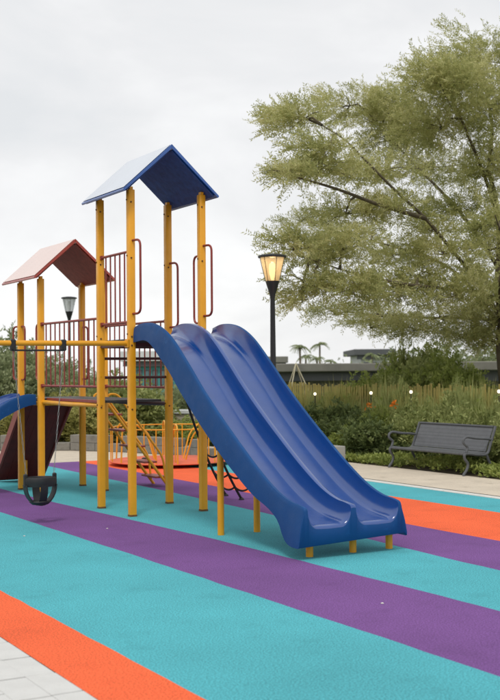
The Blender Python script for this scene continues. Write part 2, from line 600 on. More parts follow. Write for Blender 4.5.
# pavers beside the rubber
pv = sheet('paving', [(-6, -3), (2.19, -3), (2.19, 20), (-6, 20)], -0.016, 'bedding')
pav_meshes = []
for k in range(3):
    pav_meshes.append(MB().box(-0.0992, 0.0992, -0.2005, 0.2005, -0.02, 0.0, bev=0.003))
pm = []
for k, mb in enumerate(pav_meshes):
    me = mb.mesh('paver', True, 30)
    me.materials.append(M['paver'] if k != 1 else M['paver2'])
    pm.append(me)
colx = 2.02
for c in range(-9, 1):
    xc = colx + c*0.2 - 0.1
    off = [0.0, 0.31, 0.12, 0.26][c % 4]
    for r_ in range(-4, 12):
        yc = 6.235 + (r_-1)*0.416 - off
        o = link('paver', random.choice(pm), pv, (xc, yc, random.uniform(-.002, .001)))
        o.rotation_euler = (random.uniform(-.004, .004), random.uniform(-.005, .005), random.uniform(-.006, .006))
        o.location.z += 0.0
me_h = MB().box(-0.0845, 0.0845, -0.2005, 0.2005, -0.02, 0.0, bev=0.002).mesh('paver', True, 30)
me_h.materials.append(M['paver'])
for r_ in range(-4, 12):
    yc = 6.235 + (r_-1)*0.416
    o = link('paver', me_h, pv, (2.104, yc, random.uniform(-.002, .001)))
    o.rotation_euler = (random.uniform(-.004, .004), random.uniform(-.005, .005), random.uniform(-.004, .004))

# kerb, joint, walkway, planting soil
kerb = struct(MB().box(9.902, 10.03, -3, 19.9, -0.05, 0.012, bev=0.008).build('kerb', 'kerb'))
sheet('gutter', [(10.03, -3), (10.11, -3), (10.11, 19.9), (10.03, 19.9)], -0.012, 'joint')
sheet('path', [(10.11, -3), (11.62, -3), (11.62, 25.5), (10.11, 25.5)], 0.004, 'walk')
sheet('path', [(-8, 19.96), (10.108, 19.96), (10.108, 25.5), (-8, 25.5)], -0.004, 'walk')
sheet('planting_bed', [(11.62, -3), (18.4, -3), (18.4, 28), (11.62, 28)], -0.008, 'soil')
sheet('planting_bed', [(-20, 25.5), (11.62, 25.5), (11.62, 30), (-20, 30)], -0.010, 'soil')

# ------------------------------------------------------------------ play towers
def post_mb(x, y, z1, s=0.041, z0=0.0):
    c = 0.012
    pr = [(-s+c, -s), (s-c, -s), (s-c*.3, -s+c*.3), (s, -s+c), (s, s-c), (s-c*.3, s-c*.3), (s-c, s), (-s+c, s), (-s+c*.3, s-c*.3), (-s, s-c), (-s, -s+c), (-s+c*.3, -s+c*.3)]
    n = len(pr)
    mb = MB()
    v = [(x+a, y+b, z0) for a, b in pr]+[(x+a, y+b, z1-.006) for a, b in pr]+[(x+a*.92, y+b*.92, z1) for a, b in pr]
    f = [(i, (i+1) % n, n+(i+1) % n, n+i) for i in range(n)]+[(n+i, n+(i+1) % n, 2*n+(i+1) % n, 2*n+i) for i in range(n)]
    f += [tuple(range(n-1, -1, -1)), tuple(range(2*n, 3*n))]
    return mb.add(v, f)

def handle_mb(x, y, dx, dy, z0, z1, reach=0.16, r=0.0135, drop=0.05):
    L = math.hypot(dx, dy)
    dx, dy = dx/L, dy/L
    s = 0.041
    a = Vector((x+dx*(s-.005), y+dy*(s-.005), z1))
    b = Vector((x+dx*(s+reach), y+dy*(s+reach), z1))
    c = Vector((x+dx*(s+reach), y+dy*(s+reach), z0))
    d = Vector((x+dx*(s-.005), y+dy*(s-.005), z0))
    return MB().tube(rounded([a, b, c, d], 0.09, 6), r, 8)

def roof_panels(t, xc, xl, xr, y0, y1, ze, za, mat, th=0.034):
    for s, xe in ((-1, xl), (1, xr)):
        d = Vector((xe-xc, 0, ze-za))
        nrm = Vector((-d.z*s, 0, d.x*s)).normalized()
        if nrm.z < 0:
            nrm = -nrm
        n = 6
        mb = MB()
        b = 0.006
        prof = [(xc, za-th*1.35), (xe+b*s*-1, ze-th*nrm.z+.0), (xe, ze-th*nrm.z+b), (xe+nrm.x*th, ze+nrm.z*0.0), (xe+nrm.x*th*.6, ze+b), (xc, za)]
        prof = [(xc+s*.0015, za-th*1.35), (xe-nrm.x*th*.5, ze-nrm.z*th), (xe, ze-nrm.z*th*.55), (xe, ze-.004), (xe-s*.006, ze+.004), (xc+s*.0015, za)]
        if s > 0:
            prof = prof[::-1]
        mb.prism(prof, y1, y0)
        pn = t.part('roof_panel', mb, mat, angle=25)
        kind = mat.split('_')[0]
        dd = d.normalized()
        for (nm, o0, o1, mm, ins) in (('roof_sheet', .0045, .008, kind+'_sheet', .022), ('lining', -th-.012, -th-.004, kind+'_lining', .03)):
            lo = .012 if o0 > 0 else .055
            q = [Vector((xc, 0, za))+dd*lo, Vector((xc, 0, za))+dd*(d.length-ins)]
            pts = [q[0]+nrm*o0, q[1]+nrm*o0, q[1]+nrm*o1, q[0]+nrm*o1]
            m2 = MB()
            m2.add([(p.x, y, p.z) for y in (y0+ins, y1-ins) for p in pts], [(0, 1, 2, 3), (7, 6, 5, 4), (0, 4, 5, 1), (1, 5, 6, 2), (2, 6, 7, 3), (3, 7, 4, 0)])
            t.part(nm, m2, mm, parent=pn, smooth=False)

def tower(name, label, X, Y, zt, deck, roofmat, roofspec):
    t = T(name, label, 'play tower', (sum(X)/2, sum(Y)/2, 0))
    for x in X:
        for y in Y:
            p = t.part('post', post_mb(x, y, zt), 'yellow')
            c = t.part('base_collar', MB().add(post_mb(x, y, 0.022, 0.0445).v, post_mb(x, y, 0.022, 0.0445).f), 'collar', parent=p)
            # roof bracket on the post head
            k = t.part('roof_bracket', MB().box(x-.02, x+.02, y-.03, y+.03, zt-.002, zt+.035, bev=.004), 'yellow', parent=p)
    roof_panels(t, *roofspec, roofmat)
    t.part('deck', MB().box(X[0]+.042, X[1]-.042, Y[0]-.02, Y[1]+.02, deck-.045, deck, bev=.005), 'deck')
    return t

def railing(t, p0, p1, zt, zb, nb, mat='red_rail', slope=0.0):
    p0 = Vector(p0)
    p1 = Vector(p1)
    a = t.part('rail', MB().tube([(p0.x, p0.y, zt), (p1.x, p1.y, zt)], .0155, 8), mat)
    b = t.part('rail', MB().tube([(p0.x, p0.y, zb), (p1.x, p1.y, zb)], .0155, 8), mat)
    for i in range(nb):
        q = p0.lerp(p1, (i+1)/(nb+1))
        t.part('bar', MB().tube([(q.x, q.y, zb-.0), (q.x, q.y, zt)], .0095, 6), mat)
    for p, s in ((p0, 1), (p1, -1)):
        d = (p1-p0).normalized()*s
        for z in (zt, zb):
            c = p+d*.012
            t.part('clamp', MB().box(c.x-.02, c.x+.02, c.y-.02, c.y+.02, z-.024, z+.024, bev=.004), mat)

BX, BY = (5.30, 6.21), (12.03, 12.95)
RX, RY = (5.20, 6.12), (14.82, 15.66)
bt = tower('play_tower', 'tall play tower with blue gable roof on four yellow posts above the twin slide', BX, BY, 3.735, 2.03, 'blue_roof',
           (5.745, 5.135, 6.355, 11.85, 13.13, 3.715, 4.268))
railing(bt, (BX[0]+.0, BY[0]+.041, 0), (BX[0]+.0, BY[1]-.041, 0), 3.03, 2.22, 5)
for (x, y, dx, dy, z0, z1) in ((BX[0], BY[0], 0.15, -1, 2.31, 3.15), (BX[1], BY[0], 0.15, -1, 2.30, 3.13),
                              (BX[1], BY[1], .2, -1, 2.20, 3.0), (BX[1], BY[0], 0, 1, 2.22, 3.02)):
    bt.part('grab_handle', handle_mb(x, y, dx, dy, z0, z1), 'red_rail')
for z in (1.58, 1.81):
    bt.part('rung', MB().tube([(BX[0]+.03, BY[1]+.0, z), (BX[1]-.03, BY[1]+.0, z)], .017, 8), 'brown_rail')
for (y) in (BY[0], BY[1]):
    bt.part('deck_beam', MB().box(BX[0]+.04, BX[1]-.04, y-.018, y+.018, 1.935, 1.983, bev=.004), 'brown_rail')
for y in (BY[0]+.3, BY[0]+.62):
    bt.part('deck_joist', MB().box(BX[0]+.045, BX[1]-.045, y-.02, y+.02, 1.945, 1.984), 'deck')
for x in BX:
    bt.part('deck_beam', MB().box(x-.018, x+.018, BY[0]+.04, BY[1]-.04, 1.935, 1.983, bev=.004), 'brown_rail')

bolt_me = MB().lathe([(.011, 0), (.011, .005), (.007, .009), (.002, .010)], 8).mesh('bolt')
bolt_me.materials.append(M['collar'])
for x in BX:
    for y in BY:
        for z in (1.25, 1.98, 2.08, 2.98, 3.62):
            o = link('bolt', bolt_me, bt.o, Vector((x-.041, y+.012, z))-bt.l)
            o.rotation_euler = (0, -math.pi/2, 0)
            o = link('bolt', bolt_me, bt.o, Vector((x-.012, y-.041, z-.03))-bt.l)
            o.rotation_euler = (math.pi/2, 0, 0)
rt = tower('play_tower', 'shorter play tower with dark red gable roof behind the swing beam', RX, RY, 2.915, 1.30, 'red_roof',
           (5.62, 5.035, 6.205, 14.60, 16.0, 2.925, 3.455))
for (x, y, dx, dy) in ((RX[0], RY[0], 0, 1), (RX[0], RY[1], 0, -1), (RX[0], RY[1], -.3, 1), (RX[1], RY[1], .1, -1)):
    rt.part('grab_handle', handle_mb(x, y, dx, dy, 1.55, 2.30, reach=.14), 'red_rail')
for y in RY:
    rt.part('deck_beam', MB().box(RX[0]+.04, RX[1]-.04, y-.018, y+.018, 1.20, 1.252, bev=.004), 'yellow')
for x in RX:
    rt.part('deck_beam', MB().box(x-.018, x+.018, RY[0]+.04, RY[1]-.04, 1.20, 1.252, bev=.004), 'yellow')

# bridge between the towers
br = T('play_bridge', 'railed bridge with dark deck joining the blue roofed and red roofed towers', 'bridge', (5.7, 13.9, 0))
y0, y1 = BY[1]+.041, RY[0]-.041
xl0, xl1 = BX[0], RX[0]
xr0, xr1 = BX[1]-.01, RX[1]+.0
mb = MB()
n = 8
for i in range(n):
    ta, tb = i/n, (i+1)/n
    ya, yb = y0+(y1-y0)*ta+.004, y0+(y1-y0)*tb-.004
    br.part('deck_plank', MB().box(5.30, 6.13, ya, yb, 1.272, 1.302, bev=.003), 'deck')
for (a, b, m) in ((xl0-.005, xl1+.02, 'yellow'), (xr0, xr1, 'brown_rail')):
    br.part('beam', MB().tube([((a), y0-.01, 1.245), ((a+b)/2, (y0+y1)/2, 1.238), ((b), y1+.01, 1.25)], .028, 10), m)
railing(br, (xl0, y0, 0), (xl1, y1, 0), 2.30, 1.47, 11)
railing(br, (xr0, y0, 0), (xr1, y1, 0), 2.28, 1.45, 11)
t_ = br.part('edge_strip', MB().box(5.262, 5.29, y0, y1, 1.272, 1.308, bev=.003), 'red_rail')

# ------------------------------------------------------------------ twin slide
def loft_slide(stations, xl, xc, xr, twin=True, dirn=None, org=None):
    """stations: (s, top, trough, skirt, flare). cross-section: outer skirt, rounded rim, channel(s); closed below."""
    def contour(zt, ztr, zs, fl):
        w1 = .022
        L = []
        def chan(a, b):
            wd = b-a
            e = min(.105, wd*.28)
            pts = []
            n = 9
            for k in range(n+1):
                th = math.pi/2*k/n
                pts.append((a+e*(1-math.cos(th)), zt-(zt-ztr)*math.sin(th)))
            pts.append(((a+b)/2, ztr-.004))
            for k in range(n+1):
                th = math.pi/2*(1-k/n)
                pts.append((b-e*(1-math.cos(th)), zt-(zt-ztr)*math.sin(th)))
            return pts
        o = []
        def rim_left(x):
            o.extend([(x-.012-fl, zs), (x-.010-fl*.55, zs+(zt-zs)*.5), (x-.004, zt-.035), (x, zt-.010), (x+.008, zt+.004), (x+.022, zt+.006)])
        rim_left(xl)
        if twin:
            o.extend(chan(xl+.034, xc-.026))
            o.extend([(xc-.012, zt+.004), (xc, zt+.006), (xc+.012, zt+.004)])
            o.extend(chan(xc+.026, xr-.034))
        else:
            o.extend(chan(xl+.034, xr-.034))
        o.extend([(xr-.022, zt+.006), (xr-.008, zt+.004), (xr, zt-.010), (xr+.004, zt-.035), (xr+.010+fl*.55, zs+(zt-zs)*.5), (xr+.012+fl, zs)])
        return o
    rows = []
    for (s, zt, ztr, zs, fl, tilt, full) in stations:
        c = contour(zt, ztr, zs, fl)
        top = []
        bot = []
        for (x, z) in c:
            tl = tilt*(x-(xl+xr)/2)
            zb = zs + tl
            top.append((s, x, z if z > zs+.001 else zb))
            under = zb if full else max(zs, min(z-.03, ztr-.03))
            if abs(x-c[0][0]) < .03 or abs(x-c[-1][0]) < .03:
                under = zb
            if z <= zs+.001:
                under = zb-.0005
            bot.append((s, x, min(under, z-.0005)))
        rows.append((top, bot))
    n = len(rows[0][0])
    v = []
    f = []
    for top, bot in rows:
        v += top+bot
    st = 2*n
    for i in range(len(rows)-1):
        a, b = i*st, (i+1)*st
        for j in range(n-1):
            f.append((a+j, b+j, b+j+1, a+j+1))
            f.append((a+n+j, a+n+j+1, b+n+j+1, b+n+j))
        f.append((a, a+n, b+n, b))
        f.append((a+n-1, b+n-1, b+2*n-1, a+2*n-1))
    for (b, flip) in ((0, False), ((len(rows)-1)*st, True)):
        for j in range(n-1):
            q = (b+j, b+j+1, b+n+j+1, b+n+j)
            f.append(q[::-1] if flip else q)
    idx = []
    xs_ = [p[1] for p in rows[0][0]]
    for i in range(len(rows)-1):
        for j in range(n-1):
            xm = (xs_[j]+xs_[j+1])/2
            idx += [0 if (xl+.03 < xm < xr-.03) else 1, 1]
        idx += [1, 1]
    idx += [1]*(len(f)-len(idx))
    return v, f, idx

def interp(tab, s):
    for (a, va), (b, vb) in zip(tab, tab[1:]):
        if min(a, b) <= s <= max(a, b):
            return va+(vb-va)*(s-a)/(b-a)
    return tab[-1][1] if abs(s-tab[-1][0]) < abs(s-tab[0][0]) else tab[0][1]

def smooth_tab(tab, n=10):
    p = spline([(a, b, 0) for a, b in tab], n)
    return [(q.x, q.y) for q in p]

Ttab = smooth_tab([(11.985, 2.155), (11.78, 2.19), (11.5, 2.178), (11.26, 2.115), (11.0, 1.985), (10.66, 1.735), (10.33, 1.475), (9.92, 1.185), (9.52, .925), (9.24, .752), (8.97, .605), (8.78, .525), (8.62, .482), (8.50, .468), (8.415, .452)])
Strab = smooth_tab([(11.985, 1.985), (11.70, 2.0), (11.52, 1.95), (11.28, 1.80), (11.03, 1.63), (10.78, 1.43), (10.33, 1.105), (9.92, .84), (9.52, .615), (9.24, .48), (8.96, .39), (8.80, .31), (8.70, .19), (8.60, .14), (8.415, .132)])
Trtab = smooth_tab([(11.985, 2.045), (11.78, 2.05), (11.5, 2.00), (11.26, 1.91), (11.0, 1.76), (10.66, 1.50), (10.33, 1.235), (9.92, .945), (9.52, .695), (9.24, .535), (8.97, .41), (8.78, .345), (8.62, .315), (8.50, .303), (8.415, .292)])
st = []
ns = 70
for i in range(ns+1):
    s = 11.985+(8.415-11.985)*i/ns
    k = max(0, min(1, (9.1-s)/.6))
    st.append((s, interp(Ttab, s), interp(Trtab, s), interp(Strab, s), .05*k*k, .045*k, s < 8.62))
s2 = st[-1]
st.append((8.400, s2[1]-.010, s2[2]-.010, s2[3]+.004, .05, .045, True))
st.append((8.392, s2[1]-.030, s2[2]-.028, s2[3]+.012, .048, .045, True))
v, f, idx = loft_slide(st, 5.315, 5.83, 6.36)
v = [(b, a, c) for a, b, c in v]
ds = T('twin_slide', 'blue moulded plastic twin lane slide descending from the blue roofed tower', 'slide', (5.84, 10.2, 0))
ch = ds.part('chute', MB().add(v, f), 'slide', angle=50)
ch.data.materials.append(M['skirt'])
ch.data.polygons.foreach_set('material_index', idx)
for x in (5.475, 5.94, 6.345):
    z = interp(Strab, 8.57)
    ds.part('leg', MB().tube([(x, 8.567, 0), (x, 8.567, .20)], .033, 14), 'yellow')
for x in (5.446, 5.865):
    y = 10.17
    ds.part('support_pole', MB().tube([(x, y, 0), (x, y, interp(Trtab, y)-.02)], .034, 14), 'yellow')
ds.part('cross_bar', MB().tube([(5.33, 10.17, .995), (6.35, 10.17, .995)], .02, 10), 'yellow')

# small slide on the red roofed tower, running out to the left
T2 = smooth_tab([(5.155, 1.345), (5.05, 1.352), (4.92, 1.325), (4.78, 1.268), (4.64, 1.185), (4.4, 1.0), (4.1, .76), (3.8, .545), (3.55, .42), (3.35, .36), (3.15, .34)])
S2 = smooth_tab([(5.155, 1.215), (5.05, 1.20), (4.92, 1.155), (4.78, 1.085), (4.64, 1.005), (4.4, .80), (4.1, .55), (3.8, .34), (3.55, .22), (3.35, .15), (3.15, .13)])
R2 = smooth_tab([(5.155, 1.30), (5.05, 1.285), (4.92, 1.24), (4.78, 1.17), (4.64, 1.075), (4.4, .88), (4.1, .63), (3.8, .42), (3.55, .30), (3.35, .245), (3.15, .23)])
st = []
for i in range(41):
    s = 5.155+(3.15-5.155)*i/40
    st.append((s, interp(T2, s), interp(R2, s), interp(S2, s), 0, 0, s < 3.3))
v, f, idx = loft_slide(st, 14.90, None, 15.62, twin=False)
ss = T('small_slide', 'short blue single lane slide leaving the side of the red roofed tower', 'slide', (4.2, 15.25, 0))
ch = ss.part('chute', MB().add(v, [q[::-1] for q in f]), 'slide', angle=50)
ch.data.materials.append(M['skirt'])
ch.data.polygons.foreach_set('material_index', idx)
for y in (15.02, 15.5):
    ss.part('leg', MB().tube([(3.3, y, 0), (3.3, y, .20)], .03, 12), 'yellow')

# ------------------------------------------------------------------ climbing ramp behind the red tower
cr_ = T('climbing_ramp', 'steep dark red climbing board leaning down behind the red roofed tower', 'climbing wall', (5.6, 16.3, 0))
a0, a1 = Vector((0, 15.73, 1.235)), Vector((0, 17.0, 0.015))
dn = (a1-a0).normalized()
up = Vector((0, -dn.z, dn.y))
if up.z < 0:
    up = -up
nb = 5
for i in range(nb):
    xa = 5.27+(5.97-5.27)*i/nb
    xb = 5.27+(5.97-5.27)*(i+1)/nb-.003
    mb = MB()
    q = [a0, a1, a1+up*.035, a0+up*.035]
    mb.add([(x, p.y, p.z) for x in (xa, xb) for p in q], [(0, 1, 2, 3), (7, 6, 5, 4), (0, 4, 5, 1), (1, 5, 6, 2), (2, 6, 7, 3), (3, 7, 4, 0)])
    cr_.part('board', mb, 'ramp', smooth=False)
for x in (5.235, 5.985):
    mb = MB()
    q = [a0-up*.05, a1-up*.0, a1+up*.10, a0+up*.10]
    xa, xb = x-.015, x+.015
    mb.add([(xx, p.y, p.z) for xx in (xa, xb) for p in q], [(0, 1, 2, 3), (7, 6, 5, 4), (0, 4, 5, 1), (1, 5, 6, 2), (2, 6, 7, 3), (3, 7, 4, 0)])
    cr_.part('side_board', mb, 'red_rail', smooth=False)
for k in range(9):
    t = .12+.78*((k*0.37) % 1)
    x = 5.36+.54*((k*.61) % 1)
    p = a0.lerp(a1, t)+up*.05
    cr_.part('climbing_hold', MB().lathe([(.012, -.02), (.05, -.016), (.052, .006), (.032, .03), (.01, .034)], 10, (x, p.y, p.z)), 'yellow')
cr_.part('leg', MB().tube([(5.60, 16.66, 0), (5.60, 16.66, .33)], .025, 10), 'yellow')

# ------------------------------------------------------------------ steps
sp = T('play_steps', 'steep yellow steps with dark red treads beside the red roofed tower', 'steps', (6.6, 15.05, 0))
def stair(z):
    return 6.13+(7.10-6.13)*(1-z/1.26)
for y in (14.83, 15.33):
    d = Vector((7.10-6.13, 0, -1.26)).normalized()
    mb = MB()
    mb.tube([(6.13, y, 1.26), (7.10, y, 0.0)], .021, 10)
    sp.part('stringer', mb, 'yellow')
    hp = rounded([(6.16, y-.01, 1.14), (6.16, y-.01, 1.34), (6.31, y-.01, 1.34), (6.31+.70, y-.01, 1.34-.91), (7.05, y-.01, .07)], .12, 6)
    sp.part('handrail', MB().tube(hp, .016, 10), 'yellow')
for z in (1.06, .83, .60, .37, .15):
    x = stair(z)
    sp.part('tread', MB().box(x-.09, x+.11, 14.835, 15.325, z-.022, z+.004, bev=.005), 'carousel_red')

# ------------------------------------------------------------------ rope climber on the right of the blue tower
rl = T('rope_climber', 'black rope ladder net sagging from the blue roofed tower to the ground', 'rope ladder', (6.9, 12.7, 0))
tops = [Vector((6.235, 12.88, 1.99)), Vector((6.235, 12.50, 1.99)), Vector((6.235, 12.12, 1.99))]
bots = [Vector((7.20, 13.30, .012)), Vector((7.15, 12.79, .012)), Vector((7.40, 12.60, .012))]
bots[2] = Vector((7.42, 12.84, .012))
curves = []
for a, b in zip(tops, bots):
    pts = []
    for k in range(21):
        t = k/20
        p = a.lerp(b, t)
        p.z -= .42*t*(1-t)
        p.x -= .22*t*(1-t)
        p.z = max(p.z, .012)
        pts.append(p)
    curves.append(pts)
    rl.part('rope', MB().tube(pts, .0165, 8), 'rope')
for (i, j) in ((0, 1), (1, 2)):
    for k in (4, 7, 10, 13, 16, 18):
        a, b = curves[i][k], curves[j][k]
        pts = []
        for q in range(9):
            t = q/8
            p = a.lerp(b, t)
            p.z -= .22*t*(1-t)
            p.z = max(p.z, .012)
            pts.append(p)
        rl.part('rung', MB().tube(pts, .0125, 8), 'rope')
for c in curves:
    rl.part('anchor', MB().lathe([(.035, 0), (.035, .012), (.018, .03), (.01, .034)], 10, (c[-1].x, c[-1].y, 0)), 'black')

# ------------------------------------------------------------------ swing frame and bucket swing
sf = T('swing_frame', 'yellow tubular swing beam fixed to the blue roofed tower post', 'swing frame', (3.6, 12.03, 0))
sf.part('beam', MB().tube([(2.35, 12.03, 1.968), (5.262, 12.03, 1.972)], .030, 14), 'yellow')
for dy in (-.62, .62):
    sf.part('leg', MB().tube([(2.42, 12.03+dy*.05, 1.95), (2.36, 12.03+dy, 0)], .028, 12), 'yellow')
sf.part('end_flange', MB().box(5.235, 5.258, 11.985, 12.075, 1.925, 2.02, bev=.004), 'yellow')

bs = T('bucket_swing', 'black rubber toddler bucket swing hanging on chains from the yellow beam', 'swing', (4.205, 12.03, 1.9))
hx = (3.905, 4.48)
for x in hx:
    k = bs.part('hanger', MB().box(x-.028, x+.028, 11.992, 12.068, 1.885, 2.012, bev=.012), 'black')
    bs.part('hanger_bolt', MB().tube([(x, 11.975, 1.905), (x, 12.085, 1.905)], .016, 8), 'black', parent=k)
bs.part('spacer_bar', MB().tube([(hx[0], 12.03, 1.892), (hx[1], 12.03, 1.892)], .010, 8), 'black')
def torus_link(mb, c, axis_t, flip, L=.028, W=.008, r=.0027):
    t = axis_t.normalized()
    ref = Vector((0, 1, 0))
    nx = t.cross(ref).normalized()
    ny = t.cross(nx)
    s = nx if flip else ny
    nn = ny if flip else nx
    v, f = [], []
    n, m = 10, 5
    for i in range(n):
        a = 2*math.pi*i/n
        p = c + t*(L*math.sin(a)) + s*(W*math.cos(a))
        rd = (t*math.sin(a)+s*math.cos(a)).normalized()
        for j in range(m):
            b = 2*math.pi*j/m
            v.append(p+rd*(r*math.cos(b))+nn*(r*math.sin(b)))
    for i in range(n):
        for j in range(m):
            f.append((i*m+j, ((i+1) % n)*m+j, ((i+1) % n)*m+(j+1) % m, i*m+(j+1) % m))
    mb.add(v, f)
SX, SZ = 4.205, .50
for sgn, x in ((-1, hx[0]), (1, hx[1])):
    a = Vector((x, 12.03, 1.892))
    b = Vector((SX+sgn*.158, 12.03, SZ+.035))
    mb = MB()
    d = b-a
    nl = int(d.length/.050)
    for i in range(nl+1):
        torus_link(mb, a+d*(i/nl), d, i % 2 == 0)
    bs.part('chain', mb, 'chain')
# bucket: thick rounded band, U straps under it
mb = MB()
prof = [(.150, -.088), (.168, -.094), (.176, -.05), (.178, -.012), (.170, .004), (.158, .006), (.150, -.004), (.148, -.05)]
n = 28
v, f = [], []
for (r, z) in prof:
    for j in range(n):
        a = 2*math.pi*j/n
        v.append((SX+r*math.cos(a), 12.03+r*.82*math.sin(a), SZ+z))
m = len(prof)
for i in range(m):
    for j in range(n):
        f.append((i*n+j, i*n+(j+1) % n, ((i+1) % m)*n+(j+1) % n, ((i+1) % m)*n+j))
band = bs.part('seat_band', MB().add(v, f), 'black')
def strap(ax, wd, rr=.162, depth=.215, th=.014):
    pts = []
    for k in range(15):
        a = math.pi*k/14
        pts.append((math.cos(a)*rr, -math.sin(a)*depth))
    v, f = [], []
    for (u, z) in pts:
        ln = math.hypot(u/rr, z/depth)
        nu, nz_ = u/rr, z/depth
        for (s, o_) in ((-1, 0), (1, 0), (1, th), (-1, th)):
            uu, zz = u+nu*o_, z+nz_*o_
            if ax == 'x':
                v.append((SX+uu, 12.03+s*wd, SZ-.075+zz))
            else:
                v.append((SX+s*wd, 12.03+uu*.82, SZ-.075+zz))
    for i in range(len(pts)-1):
        for j in range(4):
            f.append((i*4+j, i*4+(j+1) % 4, (i+1)*4+(j+1) % 4, (i+1)*4+j))
    f += [(3, 2, 1, 0), tuple((len(pts)-1)*4+j for j in range(4))]
    return MB().add(v, f)
bs.part('strap', strap('x', .06), 'black')
bs.part('strap', strap('y', .042), 'black')
bs.part('seat_pad', MB().lathe([(.02, -.300), (.09, -.292), (.125, -.262), (.115, -.250), (.06, -.268), (.01, -.272)], 20, (SX, 12.03, SZ), 1.0, .82), 'black')
for sgn in (-1, 1):
    bs.part('chain_lug', MB().box(SX+sgn*.165-.020, SX+sgn*.165+.020, 12.005, 12.055, SZ-.10, SZ+.045, bev=.010), 'black')

# ------------------------------------------------------------------ merry-go-round
cx, cy = ground_at(170, 464).x, ground_at(170, 464).y
mg = T('merry_go_round', 'yellow railed roundabout with orange platform near the low wall', 'roundabout', (cx, cy, 0))
mg.part('platform', MB().lathe([(.3, .05), (.98, .05), (1.07, .058), (1.08, .07), (1.06, .08), (.2, .085)], 40, (cx, cy, 0)), 'platform')
mg.part('pedestal', MB().lathe([(.28, 0), (.28, .052), (.1, .054)], 20, (cx, cy, 0)), 'deck')
mg.part('hub', MB().lathe([(.05, .11), (.05, .60), (.04, .63), (.02, .64)], 14, (cx, cy, 0)), 'yellow')
for k in range(6):
    a = 2*math.pi*k/6+.2
    ca, sa = math.cos(a), math.sin(a)
    def P(r, z, da=0):
        return (cx+r*math.cos(a+da), cy+r*math.sin(a+da), z)
    mg.part('handrail', MB().tube(rounded([P(.30, .08), P(.45, .55), P(.72, .74), P(1.02, .72), P(1.05, .07)], .13, 5), .015, 8), 'yellow')
    mg.part('rail_post', MB().tube([P(.74, .08), P(.74, .72)], .011, 8), 'yellow')
    mg.part('outer_rail', MB().tube([P(1.05, .66, 2*math.pi/6*q/6) for q in range(7)], .011, 8), 'yellow')
    mg.part('outer_bar', MB().tube([P(1.05, .07, .35), P(1.05, .66, .35)], .011, 8), 'yellow')
    mg.part('outer_bar', MB().tube([P(1.05, .07, .70), P(1.05, .66, .70)], .011, 8), 'yellow')
pb = ground_at(144, 466)
tag(MB().box(pb.x-.06, pb.x+.06, pb.y-.06, pb.y+.06, 0, .12, bev=.02).lathe([(.04, 0), (.04, .02), (.02, .03)], 10, (pb.x, pb.y, .118)).build('rubber_block', 'black'),
    'small black rubber block on the ground between the steps and the yellow roundabout', 'block')

# ------------------------------------------------------------------ lamps
def lamp(loc, h, lit, label, k=1.0):
    t = T('street_lamp', label, 'street lamp', loc, 'black lantern posts')
    x, y, z = loc
    t.part('base', MB().lathe([(.16, 0), (.16, .03), (.10, .06), (.085, .35), (.06, .40)], 20, (x, y, z)), 'lamp')
    t.part('pole', MB().lathe([(.052, .38), (.050, 1.6), (.040, h-.74), (.045, h-.72)], 16, (x, y, z)), 'lamp')
    t.part('cup', MB().lathe([(.04, h-.74), (.050, h-.68), (.075, h-.60), (.105, h-.50), (.118, h-.455), (.10, h-.45)], 20, (x, y, z)), 'lamp')
    g = t.part('lantern_glass', MB().lathe([(.112, h-.45), (.205, h-.06), (.19, h-.062), (.10, h-.448)], 24, (x, y, z)), 'lantern_glass' if lit else 'lantern_glass_clear')
    for q in range(6):
        a = 2*math.pi*q/6+.35
        t.part('frame_rib', MB().tube([(x+.118*math.cos(a), y+.118*math.sin(a), z+h-.46), (x+.212*math.cos(a), y+.212*math.sin(a), z+h-.05)], .005, 6), 'lamp')
    t.part('cap', MB().lathe([(.215, h-.062), (.240, h-.058), (.243, h-.03), (.20, h-.012), (.10, h+.004), (.02, h+.006)], 28, (x, y, z)), 'lamp')
    t.part('bulb', MB().lathe([(.02, h-.45), (.035, h-.40), (.055, h-.32), (.06, h-.24), (.045, h-.16), (.015, h-.13)], 14, (x, y, z)), 'bulb' if lit else 'bulb_off')
    if lit:
        L = bpy.data.lights.new('lantern_light', 'POINT')
        L.energy = 2
        L.color = (1.0, .86, .66)
        L.shadow_soft_size = .05
        lo = bpy.data.objects.new('lantern_light', L)
        col.objects.link(lo)
        lo.parent = t.o
        lo.location = (0, 0, h-.10)
    return t
g1 = at(273.2, 371, 19.2)
lamp((g1.x, g1.y, 0), 1.65+(371-254.5)/FPX*19.2, True, 'black lamp post with glowing amber lantern beside the twin slide')
g2 = at(69.5, 371, 35)
zb = terrain_z(g2.x, g2.y)
lamp((g2.x, g2.y, zb), 1.65-zb+(372.5-297)/FPX*35, False, 'black lamp post with unlit clear lantern behind the red roofed tower')

# ------------------------------------------------------------------ bench
bn = T('park_bench', 'dark grey metal park bench with perforated back and curled arms', 'bench', (11.8, 14.65, 0))
by0, by1 = 13.66, 15.56
def slatted(name, p0, p1, th, mat):
    pass
